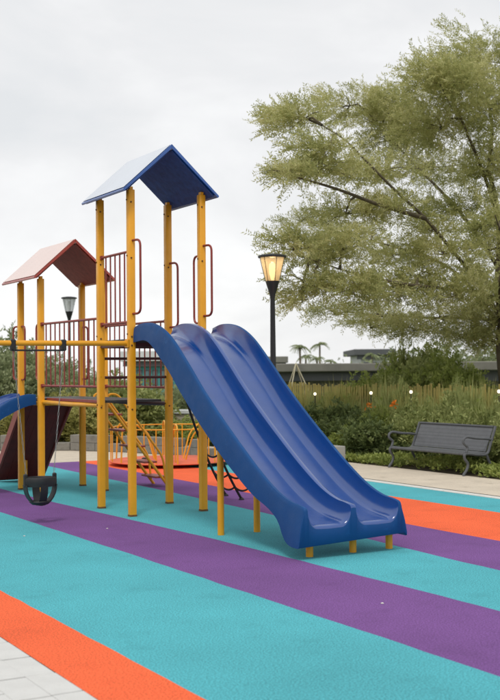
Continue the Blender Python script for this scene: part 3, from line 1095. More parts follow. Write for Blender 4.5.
# perforated back and seat: strips with gaps make the mesh panel
b0, b1 = Vector((12.03, 0, .36)), Vector((12.19, 0, .735))
o_ = Vector((.014, 0, -.006))
pts = [b0, b1, b1+o_, b0+o_]
mb = MB().add([(a.x, y, a.z) for y in (by0+.05, by1-.05) for a in pts], [(0, 1, 2, 3), (7, 6, 5, 4), (0, 4, 5, 1), (1, 5, 6, 2), (2, 6, 7, 3), (3, 7, 4, 0)])
bn.part('back_panel', mb, 'bench_mesh', smooth=False)
sv = []
for i in range(9):
    xa = 11.60+.43*i/8
    dz = .022*math.sin(i/8*math.pi)
    sv.append((xa, .352-dz))
mb = MB()
v = [(x, y, z+o2) for o2 in (0, -.014) for y in (by0+.03, by1-.03) for x, z in sv]
f = [(i, i+1, 9+i+1, 9+i) for i in range(8)]+[(18+i, 27+i, 27+i+1, 18+i+1) for i in range(8)]
f += [(i, 18+i, 18+i+1, i+1) for i in range(8)]+[(9+i, 9+i+1, 27+i+1, 27+i) for i in range(8)]+[(0, 9, 27, 18), (8, 26, 35, 17)]
bn.part('seat_panel', mb.add(v, f), 'bench_mesh', smooth=True)
bn.part('seat_front_rail', MB().tube([(11.585, by0+.02, .338), (11.585, by1-.02, .338)], .022, 10), 'bench')
bn.part('back_top_rail', MB().tube([(b1.x, by0+.04, b1.z+.005), (b1.x, by1-.04, b1.z+.005)], .018, 10), 'bench')
for y in (by0, by1):
    fr = spline([(11.545, y, .0), (11.55, y, .03), (11.61, y, .10), (11.63, y, .19), (11.57, y, .27), (11.575, y, .335), (11.66, y, .34), (11.85, y, .315), (12.02, y, .33), (12.10, y, .50), (12.20, y, .75)], 6)
    bn.part('side_frame', MB().tube(fr, .022, 8), 'bench')
    bn.part('rear_leg', MB().tube(spline([(12.0, y, .33), (12.06, y, .20), (12.12, y, .10), (12.2, y, .0)], 6), .022, 8), 'bench')
    ar = spline([(12.13, y, .54), (12.0, y, .56), (11.80, y, .575), (11.63, y, .60), (11.56, y, .575), (11.545, y, .52), (11.58, y, .48), (11.625, y, .44), (11.60, y, .36)], 6)
    bn.part('arm_rest', MB().tube(ar, .02, 8), 'bench')

# ------------------------------------------------------------------ low walls
w1 = [ground_at(207, 457.5), ground_at(190, 456.0), ground_at(120, 452.0), ground_at(70, 450.5), ground_at(0, 451), ground_at(-90, 452)]
lw = T('low_wall', 'long low weathered block wall behind the yellow roundabout', 'wall', (w1[2].x, w1[2].y, 0))
pts = [Vector((p.x, p.y, 0)) for p in w1]
for a, b in zip(pts, pts[1:]):
    d = b-a
    L = d.length
    nn = max(1, round(L/.62))
    for i in range(nn):
        for row in range(2):
            off = .5 if row else 0
            t0, t1 = max(0, (i+off-.0)/nn), min(1, (i+1+off)/nn)
            if row and i == nn-1:
                t1 = 1
            if t1-t0 < .01 or t0 >= 1:
                continue
            p, q = a.lerp(b, t0), a.lerp(b, t1)
            ang = math.atan2(d.y, d.x)
            mat4 = Matrix.Translation((p.x, p.y, 0)) @ Matrix.Rotation(ang, 4, 'Z')
            lw.part('block', MB().box(.004, (q-p).length-.004, -.24+random.uniform(-.006, .006), .0, row*.165+.002, row*.165+.163, bev=.008, mat=mat4), 'stone_wall')
tag(MB().box(10.70, 11.05, 16.12, 16.52, 0, .355, bev=.012).box(10.74, 11.01, 16.522, 19.4, 0, .30, bev=.012).build('planter_kerb', 'concrete'),
    'pale grey concrete planter edging ending beside the twin slide', 'planter wall')
# pale retaining wall further back
rw = T('retaining_wall', 'pale concrete retaining wall beyond the path and shrubs', 'wall', (14, 28, 0))
p0, p1 = at(152, 371, 28.3), at(262, 371, 27.5)
ang = math.atan2(p1.y-p0.y, p1.x-p0.x)
L = math.hypot(p1.x-p0.x, p1.y-p0.y)
mt = Matrix.Translation((p0.x, p0.y, 0)) @ Matrix.Rotation(ang, 4, 'Z')
npn = 5
for i in range(npn):
    rw.part('panel', MB().box(L*i/npn+.01, L*(i+1)/npn-.01, 0, .25, -.35, .60, bev=.01, mat=mt), 'walk')
rw.part('coping', MB().box(-.05, L+.05, -.05, .32, .602, .70, bev=.012, mat=mt), 'far_white')

# ------------------------------------------------------------------ bamboo fence with small lights
fe = T('slat_fence', 'ochre bamboo slat fence behind the shrubs and bench', 'fence', (14.6, 19, 0))
slat_me = []
for k in range(4):
    h = 1.27+.03*k
    me = MB().box(-.011, .011, -.025, .025, 0.0, h, bev=.005).mesh('slat', True)
    me.materials.append(M['bamboo'])
    slat_me.append(me)
y = 12.6
k = 0
while y < 27.5:
    o = link('slat', random.choice(slat_me), fe.o, (14.6-14.6+random.uniform(-.006, .006), y-19, 0))
    o.rotation_euler = (random.uniform(-.012, .012), 0, random.uniform(-.15, .15))
    y += random.uniform(.062, .105)
for z in (.35, 1.0):
    fe.part('rail', MB().box(14.615, 14.66, 12.6, 27.5, z, z+.06), 'bamboo')
for i, (x, y, nm) in enumerate(((371, 393, 'small glowing globe light on a stake by the left end of the bench'), (411, 392, 'round glowing garden light on a stake before the slat fence above the bench back'),
                       (499, 391.5, 'round glowing garden light on a stake before the grey building with dark openings'), (315, 394, 'round glowing garden light on a stake before the slat fence beside the lamp post'))):
    d = ray(x, y)
    p = Vector((0, 0, EYE))+d*(13.75/d.x)
    t = T('garden_light', nm, 'light', (p.x, p.y, p.z-.0), 'small lights along the fence')
    t.part('globe', MB().lathe([(.007, -.031), (.022, -.024), (.030, -.007), (.030, .008), (.022, .025), (.007, .031)], 14, p), 'bulb')
    t.part('stake', MB().tube([(p.x, p.y, 0), (p.x, p.y, p.z-.03)], .010, 8), 'lamp')

# ------------------------------------------------------------------ foliage builders
def leaf_mesh(name, C, D, N, L, W, mat, shape=4):
    """rhombic leaves: base C, direction D, normal N, length L, width W (arrays)"""
    n = len(C)
    D = D/np.maximum(1e-6, np.linalg.norm(D, axis=1, keepdims=True))
    S = np.cross(D, N)
    S /= np.maximum(1e-6, np.linalg.norm(S, axis=1, keepdims=True))
    U = np.cross(S, D)
    v = np.empty((n, 4, 3), np.float32)
    v[:, 0] = C
    mid = C+D*(L*.45)[:, None]+U*(L*.06)[:, None]
    v[:, 1] = mid+S*(W*.5)[:, None]
    v[:, 2] = C+D*L[:, None]-U*(L*.05)[:, None]
    v[:, 3] = mid-S*(W*.5)[:, None]
    me = bpy.data.meshes.new(name)
    me.vertices.add(n*4)
    me.vertices.foreach_set('co', v.reshape(-1))
    me.loops.add(n*4)
    me.loops.foreach_set('vertex_index', np.arange(n*4, dtype=np.int32))
    me.polygons.add(n)
    me.polygons.foreach_set('loop_start', np.arange(0, n*4, 4, dtype=np.int32))
    try:
        me.polygons.foreach_set('loop_total', np.full(n, 4, dtype=np.int32))
    except Exception:
        pass
    me.update(calc_edges=True)
    me.validate()
    me.materials.append(M[mat])
    return me

def unit(n):
    v = rng.normal(size=(n, 3))
    return v/np.linalg.norm(v, axis=1, keepdims=True)

def sprays(C, D, per, tl, ll, lw, droop=.25):
    """each twig at C pointing D carries per leaflets"""
    n = len(C)
    D = D/np.linalg.norm(D, axis=1, keepdims=True)
    side = np.cross(D, unit(n))
    side /= np.maximum(1e-6, np.linalg.norm(side, axis=1, keepdims=True))
    t = (np.arange(per)+.5)/per
    sg = np.where(np.arange(per) % 2 == 0, 1.0, -1.0)
    TL = tl*rng.uniform(.7, 1.3, n)
    c = C[:, None, :]+D[:, None, :]*(TL[:, None]*t[None])[..., None]
    c[..., 2] -= droop*(TL[:, None]*t[None]**2)
    d = D[:, None, :]*.75+side[:, None, :]*sg[None, :, None]*.8+rng.normal(size=(n, per, 3))*.28
    nn = np.cross(D, side)[:, None, :]+rng.normal(size=(n, per, 3))*.45
    L = ll*rng.uniform(.7, 1.25, (n, per))
    W = lw*rng.uniform(.8, 1.2, (n, per))
    return c.reshape(-1, 3), d.reshape(-1, 3), nn.reshape(-1, 3), L.reshape(-1), W.reshape(-1)

# ------------------------------------------------------------------ the big tree
TD = 24.5
tb = at(507, 371, TD)
tree = T('spreading_tree', 'large spreading tree with airy olive green foliage behind the bench', 'tree', (tb.x, tb.y, 0))
def pd(x, y, d):
    return at(x, y, d)
trunk_pts = [Vector((tb.x, tb.y, -.05)), Vector((tb.x+.03, tb.y, .9)), Vector((tb.x-.06, tb.y+.05, 2.0)), pd(503, 318, TD), pd(499, 285, TD), pd(500, 240, TD+.2), pd(496, 200, TD+.3), pd(488, 170, TD+.2)]
tree.part('trunk', MB().tube(spline(trunk_pts, 5), [.20-.15*min(1, i/30) for i in range(len(spline(trunk_pts, 5)))], 12), 'bark')
limbs_px = [
    [(503, 322, 0), (480, 285, -.5), (452, 250, -1.2), (425, 218, -1.6), (395, 190, -2.0), (365, 160, -2.3), (345, 140, -2.4), (322, 125, -2.5)],
    [(502, 328, 0), (480, 300, .4), (455, 272, .8), (425, 256, 1.2), (395, 247, 1.5), (355, 236, 1.8), (315, 225, 2.0)],
    [(500, 270, .1), (470, 225, .8), (440, 190, 1.5), (410, 160, 2.0), (385, 130, 2.4), (365, 110, 2.6)],
    [(499, 300, 0), (478, 292, -1.0), (440, 288, -1.8), (400, 283, -2.4), (350, 272, -2.8), (300, 256, -3.0)],
    [(497, 215, .3), (486, 180, .2), (470, 140, -.2), (455, 105, -.4), (440, 80, -.5)],
    [(488, 175, .2), (492, 130, .8), (486, 90, 1.2), (482, 60, 1.3)],
    [(502, 325, 0), (480, 318, .8), (440, 318, 1.6), (390, 316, 2.2), (345, 312, 2.5)],
    [(425, 218, -1.6), (380, 205, -2.2), (340, 190, -2.8), (300, 178, -3.1), (275, 172, -3.2)],
    [(504, 318, 0), (535, 270, -.8), (575, 220, -1.5), (620, 180, -2.0), (660, 160, -2.2)],
    [(503, 300, 0), (540, 285, 1.0), (590, 262, 1.8), (650, 250, 2.4)],
    [(500, 240, .2), (530, 180, .8), (555, 120, 1.0), (575, 80, 1.1)],
    [(504, 322, 0), (500, 290, -2.0), (505, 250, -3.6), (495, 215, -4.6)],
    [(504, 322, 0), (512, 285, 2.0), (500, 240, 3.8), (490, 205, 4.8)],
]
limb_pts = []
for lp in limbs_px:
    pts = spline([pd(x, y, TD+dd) for x, y, dd in lp], 5)
    n = len(pts)
    r0 = .05
    tree.part('limb', MB().tube(pts, [r0*(1-.82*i/(n-1)) for i in range(n)], 8), 'bark')
    limb_pts += pts
pads = [(480, 60, 42, 26), (440, 84, 40, 24), (398, 106, 40, 18), (350, 106, 36, 15), (302, 120, 36, 13), (492, 108, 38, 28), (442, 128, 42, 20), (388, 140, 42, 17),
        (330, 146, 36, 11), (290, 172, 24, 10), (322, 168, 34, 11), (370, 174, 42, 14), (430, 168, 46, 17), (490, 162, 34, 20),
        (300, 221, 26, 8), (345, 214, 38, 11), (402, 208, 38, 12), (462, 212, 42, 15),
        (296, 250, 26, 12), (342, 250, 38, 14), (392, 254, 38, 13), (446, 254, 38, 13), (490, 250, 28, 16),
        (312, 284, 26, 10), (352, 288, 42, 13), (402, 290, 42, 13), (456, 294, 42, 13),
        (338, 314, 32, 8), (386, 316, 38, 8), (440, 318, 38, 10), (488, 322, 28, 12), (465, 88, 30, 20), (412, 130, 26, 14), (318, 262, 24, 8),
        (372, 122, 24, 12), (282, 118, 16, 7), (432, 232, 26, 8), (372, 232, 30, 7), (300, 300, 20, 7), (330, 232, 22, 7), (470, 335, 40, 9), (497, 342, 30, 10), (498, 300, 30, 13), (420, 330, 40, 7), (370, 328, 30, 6), (478, 275, 26, 10), (500, 225, 24, 12), (418, 278, 26, 9)]
right = [(1014-x+random.uniform(-12, 12), y+random.uniform(-12, 12), a, b) for (x, y, a, b) in pads if x < 470]
allC, allD = [], []
twig_mb = MB()
for gi, (plist, kk) in enumerate(((pads, .66), (right, .3))):
    for (x, y, a, b) in plist:
        hits = min(limb_pts, key=lambda q: (q-at(x, y, (q-Vector((0, 0, EYE))).dot(_f))).length)
        base_d = (hits-Vector((0, 0, EYE))).dot(_f)
        d = base_d+random.uniform(-1.2, 1.2)
        c = at(x, y, d)
        k = d/FPX
        rx, rz = a*k, b*k
        n = int(a*b*kk)+10
        nt_ = max(8, int(a*b/30))
        cen = unit(nt_)*(rng.uniform(0.05, 1, nt_)**.45)[:, None]
        u = cen[rng.integers(0, nt_, n)]+rng.normal(size=(n, 3))*np.array([.24, .24, .30])
        # broken outline: push points out along a lumpy noise
        lump = 1+.20*np.sin(u[:, 0]*5+x)*np.cos(u[:, 1]*4+y)
        pts = np.array(c)+u*np.array([rx*.95, rx*.88, rz*.95])*lump[:, None]
        dirs = u*np.array([1, 1, .5])+np.array([0, 0, .45])+rng.normal(size=(n, 3))*.45
        out_ = np.array(c-Vector((tb.x, tb.y, c.z)))
        out_ = out_/max(.5, np.linalg.norm(out_))
        dirs += out_*.5
        allC.append(pts)
        allD.append(dirs)
        # branchlets inside the pad
        br0 = [hits, hits.lerp(c, .5)+Vector((0, 0, .1)), c]
        twig_mb.tube(br0, [.03, .022, .014], 5, False)
        for q in range(7):
            e = Vector(pts[random.randrange(n)])
            m_ = c.lerp(e, .5)+Vector((random.uniform(-.08, .08), random.uniform(-.08, .08), random.uniform(-.02, .1)))
            twig_mb.tube([c, m_, e], [.014, .010, .004], 4, False)
tree.part('branchlets', twig_mb, 'bark')['kind'] = 'stuff'
tc_, td_ = np.concatenate(allC), np.concatenate(allD)
args = sprays(tc_, td_, 15, .33, .074, .0205, droop=.2)
me = leaf_mesh('crown', *args, 'crown')
ob = link('crown', me, tree.o, -Vector(tree.l))

# ------------------------------------------------------------------ shrubs
def stems_mb(n, h, sp, r=.009):
    mb = MB()
    ends = []
    for i in range(n):
        a = random.uniform(0, 2*math.pi)
        q = random.uniform(.2, 1)*sp
        p = [Vector((.05*math.cos(a), .05*math.sin(a), -.03)), Vector((q*.4*math.cos(a), q*.4*math.sin(a), h*.5)), Vector((q*math.cos(a), q*math.sin(a), h*random.uniform(.75, 1)))]
        mb.tube(p, [r, r*.8, r*.4], 5, False)
        ends.append(p)
    return mb, ends

def bush(kind):
    """one template: returns (stem mesh, leaf mesh). unit footprint ~ radius .5, height 1"""
    if kind in ('broad', 'broad2', 'olive', 'far', 'mid', 'big_mid', 'big_lime', 'big_far', 'clump'):
        mb, ends = stems_mb(9, .85, .36)
        n = {'broad': 560, 'broad2': 520, 'olive': 480, 'far': 900, 'mid': 520, 'big_mid': 1300, 'big_lime': 1300, 'big_far': 1300, 'clump': 2600}[kind]
        u = unit(n)*(rng.uniform(0, 1, n)**.40)[:, None]
        lump = 1+.28*np.sin(u[:, 0]*6+1.3)*np.cos(u[:, 1]*5)+.15*np.sin(u[:, 2]*7)
        C = u*np.array([.46, .46, .46])*lump[:, None]+np.array([0, 0, .50])
        C[:, 2] = np.maximum(C[:, 2], .03)
        D = u*np.array([1, 1, .7])+np.array([0, 0, .6])+rng.normal(size=(n, 3))*.4
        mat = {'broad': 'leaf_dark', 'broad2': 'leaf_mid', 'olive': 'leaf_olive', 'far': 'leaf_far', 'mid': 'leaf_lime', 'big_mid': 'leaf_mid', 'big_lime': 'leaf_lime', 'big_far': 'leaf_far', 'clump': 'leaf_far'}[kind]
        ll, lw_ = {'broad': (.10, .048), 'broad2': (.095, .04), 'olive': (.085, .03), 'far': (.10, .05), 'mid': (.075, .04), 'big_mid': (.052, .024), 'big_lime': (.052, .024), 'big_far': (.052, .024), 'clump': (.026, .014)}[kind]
        a = sprays(C, D, 9, {'big_mid': .13, 'big_lime': .13, 'big_far': .13, 'clump': .07}.get(kind, .20), ll, lw_, droop=.3)
    else:   # upright blades
        mb, ends = stems_mb(6, .6, .18)
        n = 420
        th = rng.uniform(0, 2*np.pi, n)
        q = rng.uniform(0, 1, n)**.6*.26
        C = np.stack([q*np.cos(th), q*np.sin(th), rng.uniform(0, .55, n)], 1)
        D = np.stack([np.cos(th)*rng.uniform(.1, .7, n), np.sin(th)*rng.uniform(.1, .7, n), np.ones(n)], 1)
        a = (C, D, unit(n), rng.uniform(.3, .6, n), rng.uniform(.012, .024, n))
        mat = 'leaf_olive' if kind == 'blade' else 'leaf_mid'
    sm = mb.mesh('stems')
    sm.materials.append(M['bark'])
    return sm, leaf_mesh('foliage', *a, mat)

templates = {k: [bush(k) for _ in range(2)] for k in ('broad', 'broad2', 'olive', 'mid', 'blade', 'blade2', 'big_mid', 'big_lime', 'big_far', 'clump')}
def plant(name, kind, loc, r, h, label, cat, group):
    t = thing(name, label, cat, loc, random.uniform(0, 6.28), group)
    t.scale = (r*2, r*2, h)
    s, l = random.choice(templates[kind])
    link('stems', s, t)
    link('foliage', l, t)
    return t

def at_x(px, X):
    d = ray(px, 371)
    return Vector((d.x, d.y, 0))*(X/d.x)
near = {0: 'next to the concrete planter edging', 1: 'midway between the planter edging and the bench', 2: 'close to the left arm of the bench'}
for (x, X, r, h, k) in ((330, 12.3, .42, .68, 0), (351, 12.25, .36, .56, 0), (368, 12.3, .40, .72, 1), (340, 13.0, .40, .95, 0), (360, 12.9, .38, .80, 1), (386, 12.7, .34, .58, 2), (379, 13.1, .36, .95, 2), (312, 12.6, .45, .85, 0)):
    p = at_x(x, X)
    plant('shrub', 'broad' if r > .37 else 'big_lime', (p.x, p.y, 0), r, h, ('dense dark green shrub ' if r > .37 else 'light green fine leaved shrub ')+near[k], 'shrub', 'dark shrubs left of the bench')
near = {0: 'behind the left end of the bench back', 1: 'behind the middle of the bench back', 2: 'behind the right arm of the bench'}
for (x, X, r, h, k) in ((402, 12.85, .34, .70, 0), (424, 12.95, .40, .86, 0), (446, 12.9, .34, .66, 1), (464, 12.95, .42, .88, 1), (487, 12.8, .36, .68, 2), (510, 12.8, .42, .82, 2), (412, 13.4, .36, .95, 0), (450, 13.35, .40, 1.0, 1), (492, 13.35, .36, .95, 2), (535, 12.8, .42, .8, 2)):
    p = at_x(x, X)
    plant('shrub', 'broad2', (p.x, p.y, 0), r, h, 'loose mid green leafy shrub '+near[k], 'shrub', 'green shrubs behind the bench')
# upright reeds in front of the fence
def beside(x):
    return 'near the pale climbing pyramid' if x < 322 else 'above the dark shrubs' if x < 396 else 'above the bench back'
for i, x in enumerate((282, 293, 304, 318, 336, 348, 357, 366, 380, 390, 404, 417, 428, 440, 452, 470, 484, 494, 506)):
    p = at_x(x, 14.0+random.uniform(-.3, .3))
    k = 'blade' if i % 3 else 'blade2'
    plant('reed_clump', k, (p.x, p.y, 0), .34, random.uniform(.95, 1.55), ('upright yellow green reeds before the slat fence ' if k == 'blade' else 'upright mid green reeds before the slat fence ')+beside(x), 'reeds', 'reeds along the fence')
for i, x in enumerate((345, 388, 410, 436, 456, 476, 496)):
    p = at_x(x, 13.45+random.uniform(-.15, .15))
    plant('reed_clump', 'blade2', (p.x, p.y, 0), .45, random.uniform(1.0, 1.3), 'fine green bladed clump among the shrubs '+beside(x), 'reeds', 'green bladed clumps')
for (x, X, r, h, k) in ((346, 13.7, .40, .95, 'big_lime'), (376, 13.8, .40, 1.0, 'big_mid'), (402, 14.05, .30, 1.35, 'big_mid'), (429, 13.7, .42, .95, 'big_lime'), (458, 14.0, .32, 1.3, 'big_mid'), (480, 13.7, .40, .95, 'big_lime'), (326, 13.8, .34, .95, 'big_mid')):
    p = at_x(x, X)
    plant('shrub', k, (p.x, p.y, 0), r, h, ('light green' if k == 'big_lime' else 'mid green')+' fine leaved shrub reaching up the slat fence '+beside(x), 'shrub', 'tall shrubs against the fence')
# big bushes behind the fence
for (x, d, r, h) in ((415, 25.5, .9, 1.75), (446, 25.0, .8, 1.9), (392, 26, .8, 1.65), (372, 26, .7, 1.5), (352, 26, .6, 1.35), (432, 27.5, 1.0, 2.15), (468, 25.5, .6, 1.55), (404, 27, .5, 2.2)):
    p = at(x, 371, d)
    plant('bush', 'big_lime' if x in (372, 392, 352, 446) else 'big_mid', (p.x, p.y, terrain_z(p.x, p.y)), r, h+(-terrain_z(p.x, p.y)), 'light green bush behind the slat fence under the spreading tree' if x == 446 else 'light green bush behind the slat fence before the long low building' if x in (372, 392, 352) else 'tall mid green bush behind the slat fence under the spreading tree', 'bush', 'bushes behind the fence')
# shrubs behind the play towers and low wall, on the left
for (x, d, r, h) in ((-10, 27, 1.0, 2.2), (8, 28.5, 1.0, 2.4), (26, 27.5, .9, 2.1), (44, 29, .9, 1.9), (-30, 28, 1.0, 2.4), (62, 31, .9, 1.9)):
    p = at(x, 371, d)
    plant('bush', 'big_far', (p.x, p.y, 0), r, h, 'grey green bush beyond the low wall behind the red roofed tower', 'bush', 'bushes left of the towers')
for (x, d, r, h) in ((70, 26.5, .75, 1.15), (88, 26.2, .7, 1.0), (104, 27, .7, 1.2), (55, 26.6, .6, .95), (120, 27, .8, 1.35), (140, 27.4, .7, 1.25), (36, 26.4, .6, .9), (18, 26.4, .6, .95)):
    p = at(x, 371, d)
    plant('shrub', 'olive' if x in (70, 88, 55, 18, 36) else 'broad2', (p.x, p.y, 0), r, h, 'yellow green shrub just behind the low wall' if x in (70, 88, 55, 18, 36) else 'deep green shrub behind the low wall near the steps', 'shrub', 'shrubs behind the low wall')
for (x, d, r, h) in ((184, 26.5, .55, .55), (196, 26.0, .5, .5), (206, 25.5, .45, .42)):
    p = at(x, 371, d)
    plant('shrub', 'mid', (p.x, p.y, 0), r, h, 'small clipped green shrub in front of the pale retaining wall', 'shrub', 'shrubs by the retaining wall')

# low ground cover along the bed edge
n = 5200
Y_ = rng.uniform(8.5, 21, n)
X_ = 11.66+rng.uniform(0, 1, n)**1.2*.95
hgt = .11+.07*np.sin(Y_*3.1)*np.sin(Y_*1.3+1)
keep = ~((Y_ > 13.5) & (Y_ < 15.7) & (X_ < 12.1) & (rng.uniform(0, 1, n) < .75))
C = np.stack([X_, Y_, rng.uniform(0, 1, n)*hgt], 1)[keep]
a = sprays(C, unit(len(C))*.7+np.array([-.15, 0, .8]), 6, .10, .06, .034)
o = link('ground_cover', leaf_mesh('ground_cover', *a, 'leaf_lime'))
struct(o, 'low bright green ground cover along the edge of the planting bed', 'stuff')
o['category'] = 'ground cover'
# deeper bed filler
n = 5200
C = np.stack([rng.uniform(12.45, 14.3, n), rng.uniform(8.5, 26, n), rng.uniform(0, .30, n)], 1)
a = sprays(C, unit(n)*.8+np.array([-.1, 0, .8]), 7, .16, .085, .04)
o = link('bed_foliage', leaf_mesh('bed_foliage', *a, 'leaf_dark'))
struct(o, 'tangled dark green undergrowth filling the planting bed', 'stuff')
o['category'] = 'undergrowth'

# orange flowers in the reeds
for (x, y) in ((394, 404), (369, 407)):
    d = ray(x, y)
    p = Vector((0, 0, EYE))+d*(13.1/d.x)
    t = T('orange_flower', 'orange flower head on a tall stem among the reeds' if x == 394 else 'smaller orange flower beside the taller one in the reeds', 'flower', (p.x, p.y, 0))
    t.part('stem', MB().tube([(p.x, p.y, 0), (p.x+.02, p.y, p.z*.6), (p.x, p.y, p.z)], .008, 6), 'leaf_mid')
    nn = 16 if x == 394 else 8
    C = np.tile(np.array(p-t.l), (nn, 1))+rng.normal(size=(nn, 3))*np.array([.03, .05, .02])
    me = leaf_mesh('petals', C, unit(nn)+np.array([0, 0, .5]), unit(nn), np.full(nn, .085), np.full(nn, .04), 'flower')
    link('petals', me, t.o)['kind'] = 'stuff'
# pale arched board in the bed
p = Vector((0, 0, EYE))+ray(467, 398)*(14.3/ray(467, 398).x)
bo = T('arched_board', 'narrow pale board with arched top standing against the slat fence', 'sign', (p.x, p.y, 0))
pr = [(-.11, 0), (.11, 0), (.11, 1.10)]+[(.11*math.cos(a), 1.10+.11*math.sin(a)) for a in np.linspace(.2, math.pi-.2, 8)]+[(-.11, 1.10)]
v = [(p.x, p.y+a, b) for a, b in pr]+[(p.x+.03, p.y+a, b) for a, b in pr]
n = len(pr)
bo.part('board', MB().add(v, [(i, (i+1) % n, n+(i+1) % n, n+i) for i in range(n)]+[tuple(range(n-1, -1, -1)), tuple(range(n, 2*n))]), 'bamboo', smooth=False)
pr2 = [(x*.7, .25+(z-.0)*.72) for x, z in pr]
v = [(p.x-.012, p.y+a, b) for a, b in pr2]+[(p.x-.002, p.y+a, b) for a, b in pr2]
bo.part('face', MB().add(v, [(i, (i+1) % n, n+(i+1) % n, n+i) for i in range(n)]+[tuple(range(n-1, -1, -1)), tuple(range(n, 2*n))]), 'pale_tube', smooth=False)

# ------------------------------------------------------------------ far things
def far_building(name, label, px0, px1, dist0, dist1, ytop, depth, wallmat, storeys, bays, roofmat, over=.5, roof_th=.5, glass='far_glass', parapet=0.0):
    a, b = at(px0, 371, dist0), at(px1, 371, dist1)
    zr = EYE+(371-ytop)/FPX*((dist0+dist1)/2)
    z0 = -1.62
    d = Vector((b.x-a.x, b.y-a.y, 0))
    L = d.length
    mt = Matrix.Translation((a.x, a.y, 0)) @ Matrix.Rotation(math.atan2(d.y, d.x), 4, 'Z')
    t = T(name, label, 'building', (a.x, a.y, z0))
    t.part('wall', MB().box(0, L, 0, depth, z0, zr-roof_th, mat=mt), wallmat, smooth=False)
    rf = t.part('roof', MB().box(-over, L+over, -over, depth+over, zr-roof_th+.002, zr, bev=.03, mat=mt), roofmat, smooth=False)
    t.part('fascia', MB().box(-over*.6, L+over*.6, -over*.6, -over*.6+.1, zr-roof_th-.35, zr-roof_th-.002, mat=mt), 'far_dark', smooth=False, parent=rf)
    H = (zr-roof_th-.4-z0)/storeys
    for s in range(storeys):
        for i in range(bays):
            w_ = L/bays
            xa, xb = w_*(i+.15), w_*(i+.85)
            za, zb_ = z0+H*(s+.28), z0+H*(s+.9)
            wn = t.part('window', MB().box(xa, xb, -.06, -.003, za, zb_, mat=mt), 'far_dark', smooth=False)
            t.part('pane', MB().box(xa+.08, xb-.08, -.085, -.062, za+.08, zb_-.08, mat=mt), glass, parent=wn, smooth=False)
    return t, mt, L, zr
far_building('low_building', 'long low building with flat concrete roof beyond the slat fence', 284, 372, 44, 46, 364.5, 8, 'far_concrete', 1, 9, 'far_concrete', over=.8, roof_th=.32)
far_building('low_building', 'grey building with dark window openings behind the slat fence to the right of the bushes', 474, 640, 38, 36, 363.5, 8, 'far_concrete', 1, 7, 'far_concrete', over=.7, roof_th=.30)
far_building('white_building', 'distant pale building with grey flat roof above the tall bushes', 361, 388, 95, 95, 350.5, 10, 'far_white', 2, 3, 'far_dark', over=.6, roof_th=.5)
far_building('glass_building', 'distant building with teal glazing seen through the railings behind the blue roofed tower', 128, 182, 78, 78, 350.5, 14, 'teal_panel', 2, 7, 'far_white', over=.5, roof_th=.7)
far_building('grey_building', 'distant grey building seen beside the lit lamp post', 255, 283, 90, 90, 357, 8, 'far_white', 2, 3, 'far_concrete', over=.4, roof_th=.5)

# pale climbing frame far behind the slide
cf = T('climbing_pyramid', 'pale tubular A shaped climbing frame behind the lit lamp post', 'climbing frame', at(296, 420, 30) )
g = at(296, 371, 30)
cf.o.location = (g.x, g.y, -.06)
cf.l = Vector((g.x, g.y, -.06))
z_ = EYE+(371-364)/FPX*30
ap = Vector((g.x, g.y, z_))
for sx, sy in ((-.55, -.35), (.5, -.45), (-.2, .6), (.75, .4)):
    cf.part('strut', MB().tube([ap, (g.x+sx*1.3, g.y+sy*1.3, -.06)], .014, 8), 'pale_tube')
for q in (.30, .6):
    ring = [ap.lerp(Vector((g.x+sx*1.3, g.y+sy*1.3, -.06)), q) for sx, sy in ((-.55, -.35), (.5, -.45), (.75, .4), (-.2, .6))]
    for i in range(4):
        cf.part('cross_tube', MB().tube([ring[i], ring[(i+1) % 4]], .010, 6), 'pale_tube')

# palms
def palm_meshes():
    mb = MB()
    mb.tube([(0, 0, 0), (.08, 0, 1.6), (.05, .03, 3.2), (0, 0, 4.6)], [.16, .12, .10, .09], 8)
    tm = mb.mesh('trunk')
    tm.materials.append(M['palm_bark'])
    Cs, Ds, Ns, Ls, Ws = [], [], [], [], []
    for k in range(13):
        a = 2*math.pi*k/13+random.uniform(-.2, .2)
        el = random.uniform(-.1, 1.0)
        for j in range(16):
            t = (j+1)/16
            rr = 1.15*t*math.cos(el*(1-t*.5))
            z = 4.55+1.15*t*math.sin(el)-.9*t*t
            for sgn in (-1, 1):
                Cs.append((rr*math.cos(a), rr*math.sin(a), z))
                Ds.append((math.cos(a)*.6-sgn*math.sin(a)*.8, math.sin(a)*.6+sgn*math.cos(a)*.8, -.45))
                Ns.append((0, 0, 1))
                Ls.append(.48*(1.1-t*.55))
                Ws.append(.075)
    fm = leaf_mesh('crown', np.array(Cs, float), np.array(Ds, float), np.array(Ns, float)+rng.normal(size=(len(Cs), 3))*.2, np.array(Ls), np.array(Ws), 'leaf_far')
    return tm, fm
tm, fm = palm_meshes()
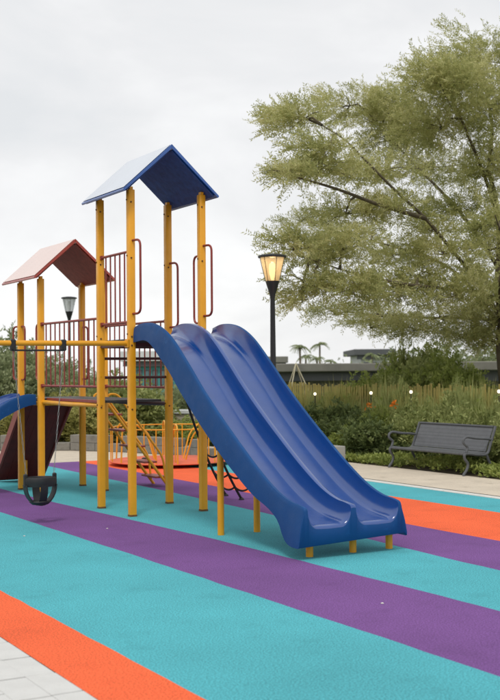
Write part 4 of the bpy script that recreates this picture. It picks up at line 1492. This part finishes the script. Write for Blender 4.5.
for (x, ytop, d, s) in ((300, 343, 62, 1.0), (306, 353, 64, .9), (320, 341, 70, 1.0), (317, 355, 66, .85), (331, 358, 66, .8), (372, 352, 70, .9)):
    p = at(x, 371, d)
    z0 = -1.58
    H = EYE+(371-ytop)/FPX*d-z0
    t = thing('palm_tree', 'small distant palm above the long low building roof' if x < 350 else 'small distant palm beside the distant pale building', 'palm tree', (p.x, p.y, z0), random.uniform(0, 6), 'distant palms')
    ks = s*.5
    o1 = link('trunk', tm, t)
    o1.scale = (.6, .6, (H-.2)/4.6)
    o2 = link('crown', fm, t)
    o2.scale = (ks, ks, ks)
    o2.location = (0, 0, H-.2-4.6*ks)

# treeline of distant bushes so that the horizon is green
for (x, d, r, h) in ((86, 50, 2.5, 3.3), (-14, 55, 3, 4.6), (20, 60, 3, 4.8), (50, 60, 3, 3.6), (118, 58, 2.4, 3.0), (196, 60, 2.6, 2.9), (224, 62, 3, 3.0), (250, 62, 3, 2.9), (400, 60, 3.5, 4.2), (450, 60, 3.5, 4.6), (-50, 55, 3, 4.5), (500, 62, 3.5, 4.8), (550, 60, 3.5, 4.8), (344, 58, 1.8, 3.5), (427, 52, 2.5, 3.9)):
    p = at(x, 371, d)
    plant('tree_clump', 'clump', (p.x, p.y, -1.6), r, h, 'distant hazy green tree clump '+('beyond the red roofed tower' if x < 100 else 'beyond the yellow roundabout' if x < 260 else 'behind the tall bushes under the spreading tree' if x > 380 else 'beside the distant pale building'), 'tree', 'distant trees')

# scraps on the rubber
for (x, y, lb) in ((382, 604, 'tiny white paper scrap on the purple stripe in front of the twin slide'), (24, 536.5, 'tiny pale scrap on the teal stripe in front of the bucket swing'), (107, 529, 'tiny pale scrap on the purple stripe near the tower posts')):
    p = ground_at(x, y)
    mb = MB()
    v = [(-.011, -.007, .003), (.009, -.009, .002), (.012, .006, .006), (-.006, .009, .003), (-.011, -.007, .006), (.009, -.009, .005), (.012, .006, .009), (-.006, .009, .006)]
    mb.add(v, [(3, 2, 1, 0), (4, 5, 6, 7), (0, 1, 5, 4), (1, 2, 6, 5), (2, 3, 7, 6), (3, 0, 4, 7)])
    o = mb.build('paper_scrap', 'kerb', smooth=False, loc=(p.x, p.y, 0))
    tag(o, lb, 'litter')
